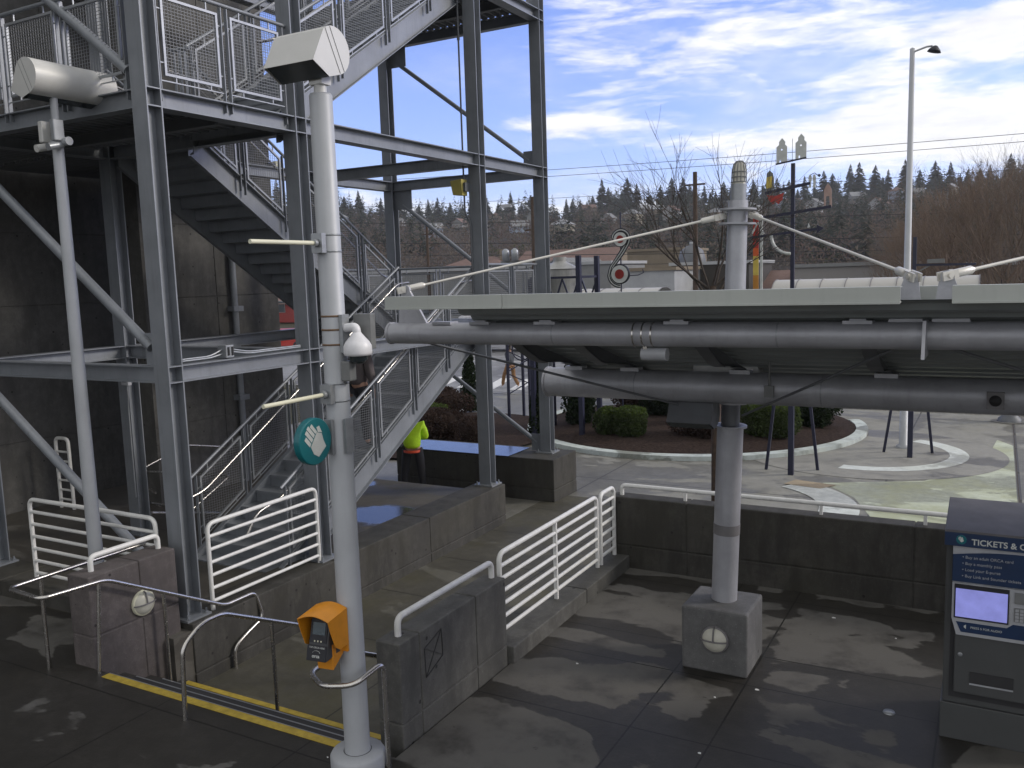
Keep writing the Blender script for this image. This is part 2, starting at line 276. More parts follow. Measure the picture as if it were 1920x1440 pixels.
# ---------------- mesh helpers ----------------
class MB:
    def __init__(s): s.v = []; s.f = []; s.sm = []; s.mi = []; s.cur = 0
    def add(s, vs, fs, smooth=False):
        o = len(s.v); s.v += [tuple(v) for v in vs]
        for f in fs: s.f.append([i+o for i in f]); s.sm.append(smooth); s.mi.append(s.cur)
    def box(s, x0, x1, y0, y1, z0, z1):
        s.add([(x0,y0,z0),(x1,y0,z0),(x1,y1,z0),(x0,y1,z0),(x0,y0,z1),(x1,y0,z1),(x1,y1,z1),(x0,y1,z1)],
              [(0,3,2,1),(4,5,6,7),(0,1,5,4),(1,2,6,5),(2,3,7,6),(3,0,4,7)]); return s
    def hexa(s, p):   # 8 points bottom 4 + top 4
        s.add(p, [(0,3,2,1),(4,5,6,7),(0,1,5,4),(1,2,6,5),(2,3,7,6),(3,0,4,7)]); return s
    def bar(s, a, b, w_, h_, upv=(0,0,1)):
        a, b = Vector(a), Vector(b); d = (b-a).normalized(); u = Vector(upv)
        if abs(d.dot(u)) > 0.98: u = Vector((0, 1, 0))
        sx = d.cross(u).normalized(); uz = sx.cross(d).normalized()
        P = []
        for q in (a, b):
            for i, j in ((-1,-1),(1,-1),(1,1),(-1,1)): P.append(q+sx*(w_/2*i)+uz*(h_/2*j))
        s.add(P, [(0,1,2,3),(7,6,5,4),(0,4,5,1),(1,5,6,2),(2,6,7,3),(3,7,4,0)]); return s
    def prof(s, a, b, pr_, side, upv):   # closed 2d profile swept straight
        a, b, side, upv = Vector(a), Vector(b), Vector(side), Vector(upv); n = len(pr_)
        P = [q+side*u+upv*v for q in (a, b) for u, v in pr_]
        s.add(P, [tuple(range(n))[::-1], tuple(range(n, 2*n))]+[(i, (i+1) % n, n+(i+1) % n, n+i) for i in range(n)]); return s
    def ibeam(s, a, b, dep, wid, tf=0.014, tw=0.010, side=None, upv=(0,0,1)):
        a, b = Vector(a), Vector(b); d = (b-a).normalized(); u = Vector(upv)
        sx = Vector(side) if side is not None else d.cross(u).normalized()
        if side is not None: u = sx.cross(d).normalized(); 
        W, D = wid/2, dep/2; t = tw/2
        for sg in (1, -1):
            o = u*(sg*(D-tf/2)); s.prof(a+o, b+o, [(-W,-tf/2),(W,-tf/2),(W,tf/2),(-W,tf/2)], sx, u)
        s.prof(a, b, [(-t,-D+tf),(t,-D+tf),(t,D-tf),(-t,D-tf)], sx, u); return s
    def tube(s, pts, r, n=12, cap=True, closed=False):
        pts = [Vector(p) for p in pts]; rs = r if isinstance(r, (list, tuple)) else [r]*len(pts)
        up0 = None; rings = []
        for i, p in enumerate(pts):
            t = ((pts[min(i+1, len(pts)-1)]-p).normalized()+(p-pts[max(i-1, 0)]).normalized())
            if t.length < 1e-6: t = pts[min(i+1, len(pts)-1)]-pts[max(i-1, 0)]
            t.normalize()
            if up0 is None:
                up0 = Vector((0,0,1)) if abs(t.z) < 0.9 else Vector((1,0,0))
            sx = t.cross(up0).normalized(); up0 = sx.cross(t).normalized()
            rings.append([p+(sx*math.cos(2*math.pi*k/n)+up0*math.sin(2*math.pi*k/n))*rs[i] for k in range(n)])
        P = [q for ring in rings for q in ring]; F = []
        for i in range(len(pts)-1):
            for k in range(n):
                a = i*n+k; b2 = i*n+(k+1) % n; F.append((a, b2, b2+n, a+n))
        s.add(P, F, True)
        if cap:
            s.add(rings[0], [tuple(range(n))[::-1]]); s.add(rings[-1], [tuple(range(n))])
        return s
    def lathe(s, c, axis, prof_, n=24, smooth=True):   # prof_: (r, h) along axis
        c, ax = Vector(c), Vector(axis).normalized()
        a = ax.orthogonal().normalized(); b = ax.cross(a)
        P = []
        for r_, h in prof_:
            for k in range(n):
                t = 2*math.pi*k/n; P.append(c+ax*h+(a*math.cos(t)+b*math.sin(t))*max(r_, 1e-4))
        F = []
        for i in range(len(prof_)-1):
            for k in range(n):
                x = i*n+k; y = i*n+(k+1) % n; F.append((x, y, y+n, x+n))
        s.add(P, F, smooth); return s
    def sheet(s, poly, z, th=0.0):
        n = len(poly)
        if th: 
            P = [(x, y, z-th) for x, y in poly]+[(x, y, z) for x, y in poly]
            s.add(P, [tuple(range(n))[::-1], tuple(range(n, 2*n))]+[(i, (i+1) % n, n+(i+1) % n, n+i) for i in range(n)])
        else: s.add([(x, y, z) for x, y in poly], [tuple(range(n))])
        return s
    def build(s, name, mats, parent=None, bevel=0.0, loc=None):
        me = bpy.data.meshes.new(name)
        off = Vector(loc) if loc else Vector((0,0,0))
        me.from_pydata([tuple(Vector(v)-off) for v in s.v], [], s.f)
        if not isinstance(mats, (list, tuple)): mats = [mats]
        for m in mats: me.materials.append(m)
        me.polygons.foreach_set('use_smooth', s.sm); me.polygons.foreach_set('material_index', s.mi); me.update()
        o = bpy.data.objects.new(name, me); C.objects.link(o)
        if loc: o.location = loc
        if parent:
            o.parent = parent
            acc = Vector((0,0,0)); q = parent
            while q: acc += q.location; q = q.parent
            o.location = off-acc          # all parents are unrotated when built
        if bevel:
            bm_ = o.modifiers.new('bevel', 'BEVEL'); bm_.width = bevel; bm_.segments = 2; bm_.limit_method = 'ANGLE'
        return o
def tag(o, label=None, cat=None, group=None, kind=None):
    if label: o['label'] = label
    if cat: o['category'] = cat
    if group: o['group'] = group
    if kind: o['kind'] = kind
    return o
def empty(name, loc, label, cat, group=None):
    o = bpy.data.objects.new(name, None); C.objects.link(o); o.location = loc; o.empty_display_size = 0.2
    return tag(o, label, cat, group)
def arc(c, a, b, r, t0, t1, n=6):   # points on circle in plane a,b
    c, a, b = Vector(c), Vector(a), Vector(b)
    return [c+a*(r*math.cos(t0+(t1-t0)*i/n))+b*(r*math.sin(t0+(t1-t0)*i/n)) for i in range(n+1)]
def fillet(pts, r, n=5):
    pts = [Vector(p) for p in pts]; out = [pts[0]]
    for i in range(1, len(pts)-1):
        p, a, b = pts[i], pts[i-1], pts[i+1]; da = (a-p); db = (b-p)
        rr = min(r, da.length*0.45, db.length*0.45); p0 = p+da.normalized()*rr; p1 = p+db.normalized()*rr
        for k in range(n+1):
            t = k/n; out.append(p0*(1-t)**2+p*2*t*(1-t)+p1*t*t)
    out.append(pts[-1]); return out
def text(name, body, size, loc, xdir, ydir, mat, parent, ext=0.001, align='LEFT', sx=1.0, off=0.0):
    cu = bpy.data.curves.new(name, 'FONT'); cu.body = body; cu.size = size; cu.extrude = ext; cu.align_x = align; cu.offset = off
    to = bpy.data.objects.new('tmp', cu); C.objects.link(to)
    dg = bpy.context.evaluated_depsgraph_get(); me = bpy.data.meshes.new_from_object(to.evaluated_get(dg))
    bpy.data.objects.remove(to)
    x = Vector(xdir).normalized(); y = Vector(ydir).normalized(); z = x.cross(y)
    for v in me.vertices: v.co = x*(v.co.x*sx)+y*v.co.y+z*v.co.z
    me.materials.clear(); me.materials.append(mat)
    o = bpy.data.objects.new(name, me); C.objects.link(o)
    acc = Vector((0,0,0)); q = parent
    while q: acc += q.location; q = q.parent
    o.parent = parent; o.location = Vector(loc)-acc; return o
PZ = -0.65    # plaza level

# ================= GROUND =================
def grid_ground():
    mb = MB(); mb.sheet([(-900, -300), (900, -300), (900, 330), (-900, 330)], PZ-0.12); return mb.build('ground', GROUND)
tag(grid_ground(), kind='structure')
mb = MB(); mb.sheet([(-13.2, 6.72), (-13.2, 16.0), (-30, 27.0), (-30, 40), (22, 40), (22, 10.4), (-4.15, 10.4), (-4.15, 15.2), (-7.75, 15.2), (-7.75, 13.4), (-12.6, 13.4)][:0] or [(-19.5, 12.9), (-19.5, 29.2), (-12, 28.6), (22, 28.6), (22, 10.5), (-4.3, 10.5), (-4.3, 12.9)], PZ)
tag(mb.build('plaza', PLAZA), kind='structure')
mb = MB(); mb.sheet([(-7.8, 6.1), (-4.1, 6.1), (-4.1, 15.6), (-7.8, 15.6)], PZ+0.004)
tag(mb.build('path', RAMPF), kind='structure')
mb = MB(); mb.sheet([(-80, 28.7), (60, 28.7), (60, 52), (-80, 52)], PZ-0.06)
tag(mb.build('road', ASPH), kind='structure')
mb = MB(); mb.box(-80, 60, 28.6, 28.8, PZ-0.2, PZ+0.012)
tag(mb.build('kerb', PLAZA2), kind='structure')
# zebra crossing and lane markings
mb = MB()
for i in range(9):
    x = -24.5+i*1.25; mb.sheet([(x, 30.2), (x+0.55, 30.2), (x-0.5, 33.6), (x-1.05, 33.6)], PZ-0.054)
for i in range(12):
    x = -60+i*7; mb.sheet([(x, 40.4), (x+3, 40.4), (x+3, 40.55), (x, 40.55)], PZ-0.054)
tag(mb.build('road_markings', PATCH), kind='structure')
# circular paving of the plaza
def disc(cx, cy, r0, r1, a0=0, a1=360, n=64):
    A = [(cx+r1*math.cos(R(a0+(a1-a0)*i/n)), cy+r1*math.sin(R(a0+(a1-a0)*i/n))) for i in range(n+1)]
    if r0 <= 0: return A[:-1] if a1-a0 == 360 else A+[(cx, cy)]
    return A, [(cx+r0*math.cos(R(a0+(a1-a0)*i/n)), cy+r0*math.sin(R(a0+(a1-a0)*i/n))) for i in range(n+1)]
def ring(mb, cx, cy, r0, r1, z, a0=0, a1=360, th=0.0, n=64):
    A, B = disc(cx, cy, r0, r1, a0, a1, n)
    for i in range(n):
        q = [A[i], A[i+1], B[i+1], B[i]]
        mb.sheet(q, z, th)
mb = MB(); mb.sheet([(-3.05, 18.5), (-1.2, 19.4), (-0.1, 22.2), (0.1, 24.6), (0.44, 23.9), (0.44, 10.55), (-1.3, 10.55), (-1.6, 15.5), (-2.3, 17.5)], PZ+0.004)
a = mb.build('paving_field', PALE); tag(a, kind='structure')
mb = MB(); mb.sheet(disc(-2.6, 22.1, 0, 2.95), PZ+0.008); a = mb.build('paving_disc', PLAZA2); tag(a, kind='structure')
mb = MB(); ring(mb, -2.6, 22.1, 1.75, 2.15, PZ+0.012, -100, 62)
a = mb.build('paving_ring', PALE2); tag(a, kind='structure')
mb = MB(); ring(mb, -4.6, 16.2, 1.85, 2.55, PZ+0.012, -20, 62, 0, 24)
a = mb.build('paving_arc', PALE2); tag(a, kind='structure')
mb = MB(); mb.sheet([(-3.75, 18.1), (-3.0, 17.95), (-2.75, 18.35), (-3.6, 18.55)], PZ+0.016); a = mb.build('paving_band', TAN); tag(a, kind='structure')
mb = MB(); mb.sheet([(0.462, 10.5), (0.480, 10.5), (0.480, 28.5), (0.462, 28.5)], PZ+0.010); a = mb.build('paving_joint', BARK); tag(a, kind='structure')
# planted bed: mulch mound inside a pale kerb
mb = MB(); ring(mb, -7.6, 24.1, 4.42, 4.72, PZ+0.11, -205, 25, 0.14); a = mb.build('bed_kerb', KERBM); tag(a, kind='structure')
mb = MB()
rows = [(4.43, .09), (3.6, .2), (2.4, .28), (1.0, .32)]
P = []
for r_, h in rows:
    for k in range(48):
        t = 2*math.pi*k/48; P.append((-7.6+r_*math.cos(t), 24.1+r_*math.sin(t), PZ+h+0.04*noise.noise(Vector((r_*2, k*.7, 0)))))
P.append((-7.6, 24.1, PZ+.34)); F = []
for i in range(3):
    for k in range(48): F.append((i*48+k, i*48+(k+1) % 48, (i+1)*48+(k+1) % 48, (i+1)*48+k))
for k in range(48): F.append((3*48+k, 3*48+(k+1) % 48, 192))
mb.add(P, F, True); tag(mb.build('bed_soil', MULCH), kind='structure')
mb = MB()
P = []; n = 40
for r_, h in ((1.0, .06), (0.6, .14), (0.0, .16)):
    for k in range(n): t = 2*math.pi*k/n; P.append((-13.9+3.3*r_*math.cos(t), 20.6+3.6*r_*math.sin(t), PZ+h))
mb.add(P, [(i*n+k, i*n+(k+1) % n, (i+1)*n+(k+1) % n, (i+1)*n+k) for i in range(2) for k in range(n)], True)
tag(mb.build('bed_soil', MULCH), kind='structure')
# platform slab, stair, podium
mb = MB(); mb.box(-14, -8.0, -3, 6.1, -0.9, 0.0); mb.box(-8.0, -4.10, -3, 5.24, -0.9, 0.0); mb.box(-4.10, 9, -3, 10.25, -0.9, 0.0)
tag(mb.build('platform', PLATF, bevel=0.0), kind='structure')
def water_film(m, spots):     # standing water: a smooth dark film where the slab dips
    nt = m.node_tree; b = nt.nodes['Principled BSDF']; p = objco(nt); sp = N(nt, 'ShaderNodeSeparateXYZ'); nt.links.new(p, sp.inputs[0]); mask = None
    nz = M(nt, 'MULTIPLY', M(nt, 'SUBTRACT', NOISE(nt, p, 1.6, 7, 0.6), 0.5), 1.3)
    for cx, cy, rx, ry in spots:
        dx = M(nt, 'DIVIDE', M(nt, 'SUBTRACT', sp.outputs[0], cx), rx); dy = M(nt, 'DIVIDE', M(nt, 'SUBTRACT', sp.outputs[1], cy), ry)
        d = M(nt, 'ADD', M(nt, 'SQRT', M(nt, 'ADD', M(nt, 'MULTIPLY', dx, dx), M(nt, 'MULTIPLY', dy, dy))), nz)
        k = M(nt, 'SUBTRACT', 1.0, SMOOTH(nt, d, 0.70, 1.12)); mask = k if mask is None else M(nt, 'MAXIMUM', mask, k)
    old = b.inputs['Roughness'].links[0].from_socket; nt.links.new(M(nt, 'MULTIPLY', old, M(nt, 'SUBTRACT', 1.0, M(nt, 'MULTIPLY', mask, 0.92))), b.inputs['Roughness'])
    oc = b.inputs['Base Color'].links[0].from_socket; nt.links.new(MIX(nt, M(nt, 'MULTIPLY', mask, 0.6), oc, (0.015, 0.014, 0.012, 1)), b.inputs['Base Color'])
water_film(PODF, [(-8.75, 11.1, 0.62, 0.62), (-10.6, 12.7, 0.5, 0.3)])
mb = MB(); mb.box(-20, -7.72, 6.1, 13.1, -0.9, 0.0); tag(mb.build('podium', PODF), kind='structure')
st = MB()
for k in range(3):
    st.box(-7.828, -4.36, 5.242+0.31*k, 5.242+0.31*(k+1), PZ-0.1, -0.1625*(k+1))
so_ = tag(st.build('stairs', concrete('stair_concrete', (0.045, 0.042, 0.038), 0.4, False, 0.0, rough=0.6)), kind='structure')
def strip(k, mat, y0, y1, z, zt=0.006, x0=-7.62, x1=-4.42):
    mb = MB(); mb.box(x0, x1, y0, y1, z+0.001, z+zt); return mb
strips = empty('stair_nosings', (-6, 5.3, 0), 'pair of yellow nosing strips and dark grip bands across the short platform steps', 'step edging')
strip(0, YEL, 5.15, 5.235, 0).build('yellow_nosing', YEL, strips)
strip(0, YEL, 6.10, 6.17, -0.4875).build('yellow_nosing', YEL, strips)
for k, (y, z) in enumerate(((5.54, -.1625), (5.85, -.325))):
    strip(0, BLACK, y-0.26, y-0.012, z).build('grip_band', BLACK, strips); strip(0, GALV, y-0.011, y+0.003, z, 0.008).build('metal_edge', GALV, strips)
mb = MB(); mb.box(-7.62, -4.42, 5.238, 5.246, -0.03, 0.007); mb.build('metal_edge', GALV, strips)
strip(0, BLACK, 5.90, 6.09, -0.4875).build('grip_band', BLACK, strips)

# ================= WALLS =================
def wall(name, mat, label, x0, x1, y0, y1, z0, z1, along='y', cuts=(), groove=None, th=0.012, bevel=0.012, cat='wall', group=None):
    """one wall: panels with real recessed joints"""
    mb = MB(); e = 0.010
    mb.box(x0+e, x1-e, y0+e, y1-e, z0, z1-e)
    cs = [y0 if along == 'y' else x0]+list(cuts)+[y1 if along == 'y' else x1]
    zs = [z0]+([groove] if groove else [])+[z1]
    for i in range(len(cs)-1):
        a = cs[i]+(th/2 if i else 0); b = cs[i+1]-(th/2 if i < len(cs)-2 else 0)
        for j in range(len(zs)-1):
            c = zs[j]+(th/2 if j else 0); d = zs[j+1]-(th/2 if j < len(zs)-2 else 0)
            if along == 'y': mb.box(x0, x1, a, b, c, d)
            else: mb.box(a, b, y0, y1, c, d)
    return tag(mb.build(name, mat, bevel=bevel), label, cat, group)
wall('retaining_wall', CONC_W, 'long low wet concrete retaining wall under the stair tower columns, white streaks down its face', -8.24, -7.70, 6.35, 13.42, PZ-0.1, 0.07, 'y', (8.75, 11.0), -0.50)
wall('concrete_parapet', CONC_P, 'short pinkish concrete parapet left of the steps with a round light on its face', -8.16, -7.83, 5.24, 6.30, PZ-0.1, 0.95, 'y', (5.83,), 0.33)
wall('concrete_parapet', CONC_G, 'grey concrete parapet right of the steps with a crossed square scratched on it', -4.36, -4.12, 5.38, 7.12, PZ-0.1, 0.885, 'y', (5.66, 6.56), 0.20)
wall('kerb_wall', CONC_G, 'low concrete kerb wall under the white railing right of the ramp', -4.36, -4.06, 7.14, 10.25, PZ-0.1, 0.17, 'y', (8.9,))
wall('rear_wall', CONC_W, 'dark stained concrete wall closing the back of the ticket platform', -4.32, 9, 10.25, 10.50, PZ-0.1, 0.93, 'x', (-3.3, -0.72, 1.9, 4.4), 0.30)
wall('pier_wall', CONC_W, 'dark concrete wall with a square pier end under the far tower column', -11.3, -7.50, 15.0, 16.05, PZ-0.1, 0.20, 'x', (), -0.40)
mb = MB(); mb.box(-11.32, -8.5, 14.98, 15.9, 0.201, 0.215); 
tag(mb.build('wall_capping', paint('wet_blue_metal', (0.10, 0.11, 0.13), 0.12, 0.85, 0.05, 2)), 'wet metal capping reflecting the sky on the dark wall behind the worker', 'wall capping')
wall('curb_wall', CONC_W, 'low dark concrete kerb along the front of the stair tower', -14, -8.24, 6.11, 6.74, -0.2, 0.20, 'x', (-10.9,))
# scratched square with a cross on the right parapet
g = MB(); xx = -4.1185; q = [(5.72, .72), (5.98, .80), (5.99, .56), (5.73, .46)]
for i in range(4): a, b = q[i], q[(i+1) % 4]; g.bar((xx, a[0], a[1]), (xx, b[0], b[1]), 0.003, 0.012, (1, 0, 0))
g.bar((xx, q[0][0], q[0][1]), (xx, q[2][0], q[2][1]), 0.003, 0.011, (1, 0, 0)); g.bar((xx, q[1][0], q[1][1]), (xx, q[3][0], q[3][1]), 0.003, 0.011, (1, 0, 0))
tag(g.build('scratched_mark', BLACK), 'dark square with a diagonal cross drawn on the grey parapet', 'graffiti')
# concrete stair core behind the tower
core = empty('concrete_core', (-14, 10, 0), 'tall dark board marked concrete building wall behind the stair tower', 'building')
def core_wall(x, y0, y1, zs, ycuts, name='wall_panel', mat=CONC_T, thick=0.6):
    mb = MB(); mb.box(x-thick, x-0.015, y0+0.01, y1-0.01, -0.2, 14)
    ys = [y0]+list(ycuts)+[y1]
    for i in range(len(ys)-1):
        for j in range(len(zs)-1): mb.box(x-0.05, x, ys[i]+0.006, ys[i+1]-0.006, zs[j]+0.008, zs[j+1]-0.008)
    return mb.build(name, mat, core, bevel=0.006)
core_wall(-12.8, 10.1, 13.3, [-.2, 1.35, 2.45, 3.6, 4.9, 6.2, 9, 14], (11.7,))
core_wall(-14.8, 8.2, 12.0, [-.2, 1.2, 2.35, 3.55, 4.8, 6.2, 9, 14], (10.0,))
mb = MB()
for i in range(140):      # ribbed metal cladding at the far left
    z = 0.0+i*0.1; mb.box(-14.80, -14.74, -2, 8.18, z, z+0.055)
mb.box(-14.9, -14.80, -2, 8.18, -0.2, 14); mb.build('ribbed_cladding', STEEL_D, core)
mb = MB(); mb.tube([(-12.72, 12.05, 0), (-12.72, 12.05, 4.4)], 0.06, 12); 
for z in (1.6, 3.3): mb.box(-12.8, -12.62, 11.93, 12.17, z, z+0.10)
mb.build('downpipe', CREAM if False else STEEL, core)
mb = MB(); mb.box(-14.79, -14.75, 9.05, 9.27, 2.42, 2.62); mb.build('small_sign', CREAM, core)
mb = MB(); mb.lathe((-14.78, 11.2, 2.35), (1, 0, 0), [(0.0, 0.05), (0.09, 0.05), (0.09, 0)], 16); mb.build('wall_vent', BLACK, core)

# ================= STAIR TOWER =================
tower = empty('stair_tower', (-9.8, 11.0, 0), 'open grey steel stair tower with zigzag flights, mesh guards and pipe braces', 'stair tower')
CX, BX = -7.965, -11.62
YS = [6.52, 8.76, 13.26, 15.68]
TOP = 11.4
def column(x, y, z0, h=0.20, wd=0.23, rust=False):
    mb = MB(); 
    for s_ in (-1, 1): mb.box(x-wd/2, x+wd/2, y+s_*(h/2-0.008)-0.008, y+s_*(h/2-0.008)+0.008, z0, TOP)
    mb.box(x-0.006, x+0.006, y-h/2+0.016, y+h/2-0.016, z0, TOP)
    c = mb.build('column', STEEL, tower, loc=(x, y, z0))
    b = MB(); b.box(x-0.19, x+0.19, y-0.17, y+0.17, z0, z0+0.025)
    for i in (-1, 1):
        for j in (-1, 1): b.lathe((x+i*0.15, y+j*0.13, z0+0.025), (0,0,1), [(0.02, 0), (0.02, 0.02), (0.012, 0.02), (0.012, 0.05), (0, 0.05)], 6, False)
    b.build('base_plate', GALV if rust else STEEL, c)
    return c
for y in YS:
    column(CX, y, 0.20 if y > 15 else 0.07, rust=y > 13)
    column(BX, y, 0.20 if y < 7 else (-0.01 if y < 16 and y < 15 else 0.20))
LV = [(2.75, 2.94), (5.70, 5.90), (8.66, 8.86)]
def beam(a, b, z0, z1, wd=0.21, name='beam', mat=STEEL):
    zc_ = (z0+z1)/2; mb = MB(); mb.ibeam((a[0], a[1], zc_), (b[0], b[1], zc_), z1-z0, wd)
    return mb.build(name, mat, tower)
for z0, z1 in LV:
    for x in (CX, BX):
        for i in range(3):
            if x == CX and z0 < 5 and i == 2: pass
            beam((x, YS[i]+0.102), (x, YS[i+1]-0.102), z0, z1)
        for y in YS:      # stiffeners across the column recess
            for zz in (z0+0.007, z1-0.007):
                mb = MB(); mb.box(x-0.113, x+0.113, y-0.083, y+0.083, zz-0.007, zz+0.007); mb.build('stiffener', STEEL, tower)
    for y in YS:
        beam((CX-0.117, y), (BX+0.117, y), z0, z1, 0.15)
beam((BX-0.117, YS[0]), (-14.7, YS[0]), 5.70, 5.90, 0.15); beam((BX-0.117, YS[0]), (-14.7, YS[0]), 2.75, 2.94, 0.15)
def pipe_brace(p0, p1, r_=0.058, mat=STEEL):
    mb = MB(); mb.tube([p0, p1], r_, 16); return mb.build('brace', mat, tower)
def gusset(x0, x1, y, z0, z1, yy=0.012):
    mb = MB(); mb.box(x0, x1, y-yy/2, y+yy/2, z0, z1); return mb.build('gusset_plate', STEEL, tower)
yb = YS[0]-0.02
for z0, z1 in ((2.94, 5.70), (5.90, 8.66), (0.20, 2.75)):
    pipe_brace((BX+0.20, yb, z1-0.12), (CX-0.22, yb, z0+0.20)); gusset(CX-0.34, CX-0.117, YS[0]+0.0, z0, z0+0.36); gusset(BX+0.117, BX+0.34, YS[0], z1-0.36, z1)
yb = YS[3]
for z0, z1 in ((2.94, 5.70), (5.90, 8.66), (0.225, 2.75)):
    pipe_brace((BX+0.30, yb+0.03, z1-0.30), (CX-0.25, yb+0.03, z0+0.16), 0.045); gusset(CX-0.36, CX-0.117, YS[3], z0, z0+0.34); gusset(BX+0.117, BX+0.55, YS[3], z1-0.40, z1)
# landings: steel plate on ribs
def landing(x0, x1, y0, y1, z, name='landing'):
    mb = MB(); mb.box(x0, x1, y0, y1, z-0.03, z)
    n = int((x1-x0)/0.16)
    for i in range(n): x = x0+0.04+i*0.16; mb.hexa([(x, y0+.02, z-0.085), (x+0.05, y0+.02, z-0.085), (x+0.05, y1-.02, z-0.085), (x, y1-.02, z-0.085), (x-0.015, y0+.02, z-0.029), (x+0.065, y0+.02, z-0.029), (x+0.065, y1-.02, z-0.029), (x-0.015, y1-.02, z-0.029)])
    return mb.build(name, STEEL_D, tower)
landing(BX, CX-0.12, 13.40, 15.56, 2.95); landing(-14.7, CX-0.12, 6.66, 8.62, 5.93)
landing(BX, CX-0.12, 13.40, 15.56, 8.89); landing(-14.7, BX-0.2, 8.66, 11.5, 5.92)
for yy, zt in ((7.6, 5.84), (14.5, 8.80), (14.5, 2.86)): mb = MB(); mb.ibeam((CX-0.12, yy, zt-0.09), (BX+0.12, yy, zt-0.09), 0.16, 0.10); mb.build('joist', STEEL_D, tower)
# guards ------------------------------------------------------------
def guard(parent, p0, p1, n, h=1.05, offx=0.0, mesh=True, rail=True):
    """guard along sloped or level bottom line p0-p1, panels n, verticals stay vertical"""
    p0, p1 = Vector(p0), Vector(p1); d = (p1-p0)/n; hd = Vector((d.x, d.y, 0)); L = hd.length; hdn = hd/L; sl_ = d.z/L
    g = bpy.data.objects.new('guard_rail', None); C.objects.link(g); g.parent = parent
    acc = Vector((0,0,0)); q = parent
    while q: acc += q.location; q = q.parent
    g.location = p0-acc
    def pt(s_, z): return p0+hdn*s_+Vector((0, 0, sl_*s_+z))
    for i in range(n+1):
        po = MB()
        for dx in ((-0.045, 0.045) if 0 < i < n else ((0.03,) if i == 0 else (-0.03,))):
            s_ = i*L+dx; po.bar(pt(s_, -0.16), pt(s_, h-0.03), 0.045, 0.012, hdn)
        po.build('post', STEEL, g)
    if rail: mb = MB(); mb.tube([pt(-0.05, h), pt(n*L+0.05, h)], 0.024, 10); mb.build('top_rail', STEEL, g)
    fr = MB(); ms = MB(); z0, z1 = 0.13, h-0.12
    for i in range(n):
        a = i*L+0.11; b = (i+1)*L-0.11
        fr.bar(pt(a, z0-.015), pt(a, z1+.015), 0.03, 0.03, hdn); fr.bar(pt(b, z0-.015), pt(b, z1+.015), 0.03, 0.03, hdn)
        fr.bar(pt(a, z0), pt(b, z0), 0.028, 0.028); fr.bar(pt(a, z1), pt(b, z1), 0.028, 0.028)
        fr.bar(pt(i*L+.045, 0.06), pt((i+1)*L-.045, 0.06), 0.012, 0.012)
        for s_ in (a+0.18*(b-a), a+0.82*(b-a)): fr.bar(pt(s_, 0.06), pt(s_, z0), 0.014, 0.014, hdn); fr.bar(pt(s_, z1), pt(s_, h), 0.014, 0.014, hdn)
        for zz in (z0+0.12, z1-0.12): fr.bar(pt(a-0.07, zz), pt(a, zz), 0.012, 0.012); fr.bar(pt(b, zz), pt(b+0.07, zz), 0.012, 0.012)
        if mesh:
            w_ = 0.0034
            k = 1; 
            while a+k*0.045 < b: ms.bar(pt(a+k*0.045, z0), pt(a+k*0.045, z1), w_, w_, hdn); k += 1
            zlo = min(pt(a, z0).z, pt(b, z0).z); zhi = max(pt(a, z1).z, pt(b, z1).z); zz = zlo+0.036
            while zz < zhi:
                sA, sB = a, b
                if abs(sl_) > 1e-4:
                    u0 = (zz-p0.z-z0)/sl_; u1 = (zz-p0.z-z1)/sl_
                    sA = max(a, min(u0, u1)); sB = min(b, max(u0, u1))
                if sB-sA > 0.02:
                    A_ = p0+hdn*sA; B_ = p0+hdn*sB; A_.z = B_.z = zz; ms.bar(A_, B_, w_, w_*1.25)
                zz += 0.036
    fr.build('panel_frame', GALV, g)
    if mesh: ms.build('wire_mesh', WIRE, g)
    return g
def flight(x0, x1, ya, za, yb_, zb, name='stair_flight'):
    """treads, risers, stringers; x0<x1, rising from (ya,za) to (yb_,zb)"""
    f = bpy.data.objects.new(name, None); C.objects.link(f); f.parent = tower; f.location = Vector((x0, ya, za))-tower.location
    n = 17; dy = (yb_-ya)/n; dz = (zb-za)/n; sg = 1 if dy > 0 else -1
    L = math.hypot(yb_-ya, zb-za)
    for x, nm in ((x0, 'stringer'), (x1, 'stringer')):
        mb = MB(); o = 1 if x == x1 else -1
        top = 0.03; bot = -0.32; t = 0.014
        def pp(y, z, xx): return (xx, y, z)
        def plate(xa, xb, zo0, zo1):
            mb.hexa([(xa, ya, za+zo0), (xb, ya, za+zo0), (xb, yb_, zb+zo0), (xa, yb_, zb+zo0), (xa, ya, za+zo1), (xb, ya, za+zo1), (xb, yb_, zb+zo1), (xa, yb_, zb+zo1)])
        plate(min(x, x+o*t), max(x, x+o*t), bot, top)
        plate(min(x, x+o*0.075), max(x, x+o*0.075), top+0.0005, top+0.0125); plate(min(x, x+o*0.075), max(x, x+o*0.075), bot-0.0125, bot-0.0005)
        mb.build(nm, STEEL, f)
    for k in range(n):
        y = ya+dy*k; z = za+dz*(k+0.12); mb = MB()
        mb.box(x0+0.002, x1-0.002, min(y-sg*0.02, y+dy), max(y-sg*0.02, y+dy), z-0.045, z-0.002)
        mb.box(x0+0.002, x1-0.002, min(y-sg*0.004, y+sg*0.004), max(y-sg*0.004, y+sg*0.004), z-dz-0.002, z-0.046)
        mb.build('tread', STEEL, f)
    return f
F1 = flight(-9.72, -8.20, 8.15, 0.0, 13.36, 2.95)
F2 = flight(-11.45, -9.98, 13.40, 2.95, 8.78, 5.93)
F3 = flight(-9.72, -8.20, 8.66, 5.93, 13.36, 8.89)
guard(tower, (-8.12, 8.30, 0.12), (-8.12, 13.36, 2.98), 5); guard(tower, (-9.80, 8.30, 0.12), (-9.80, 13.30, 2.95), 5)
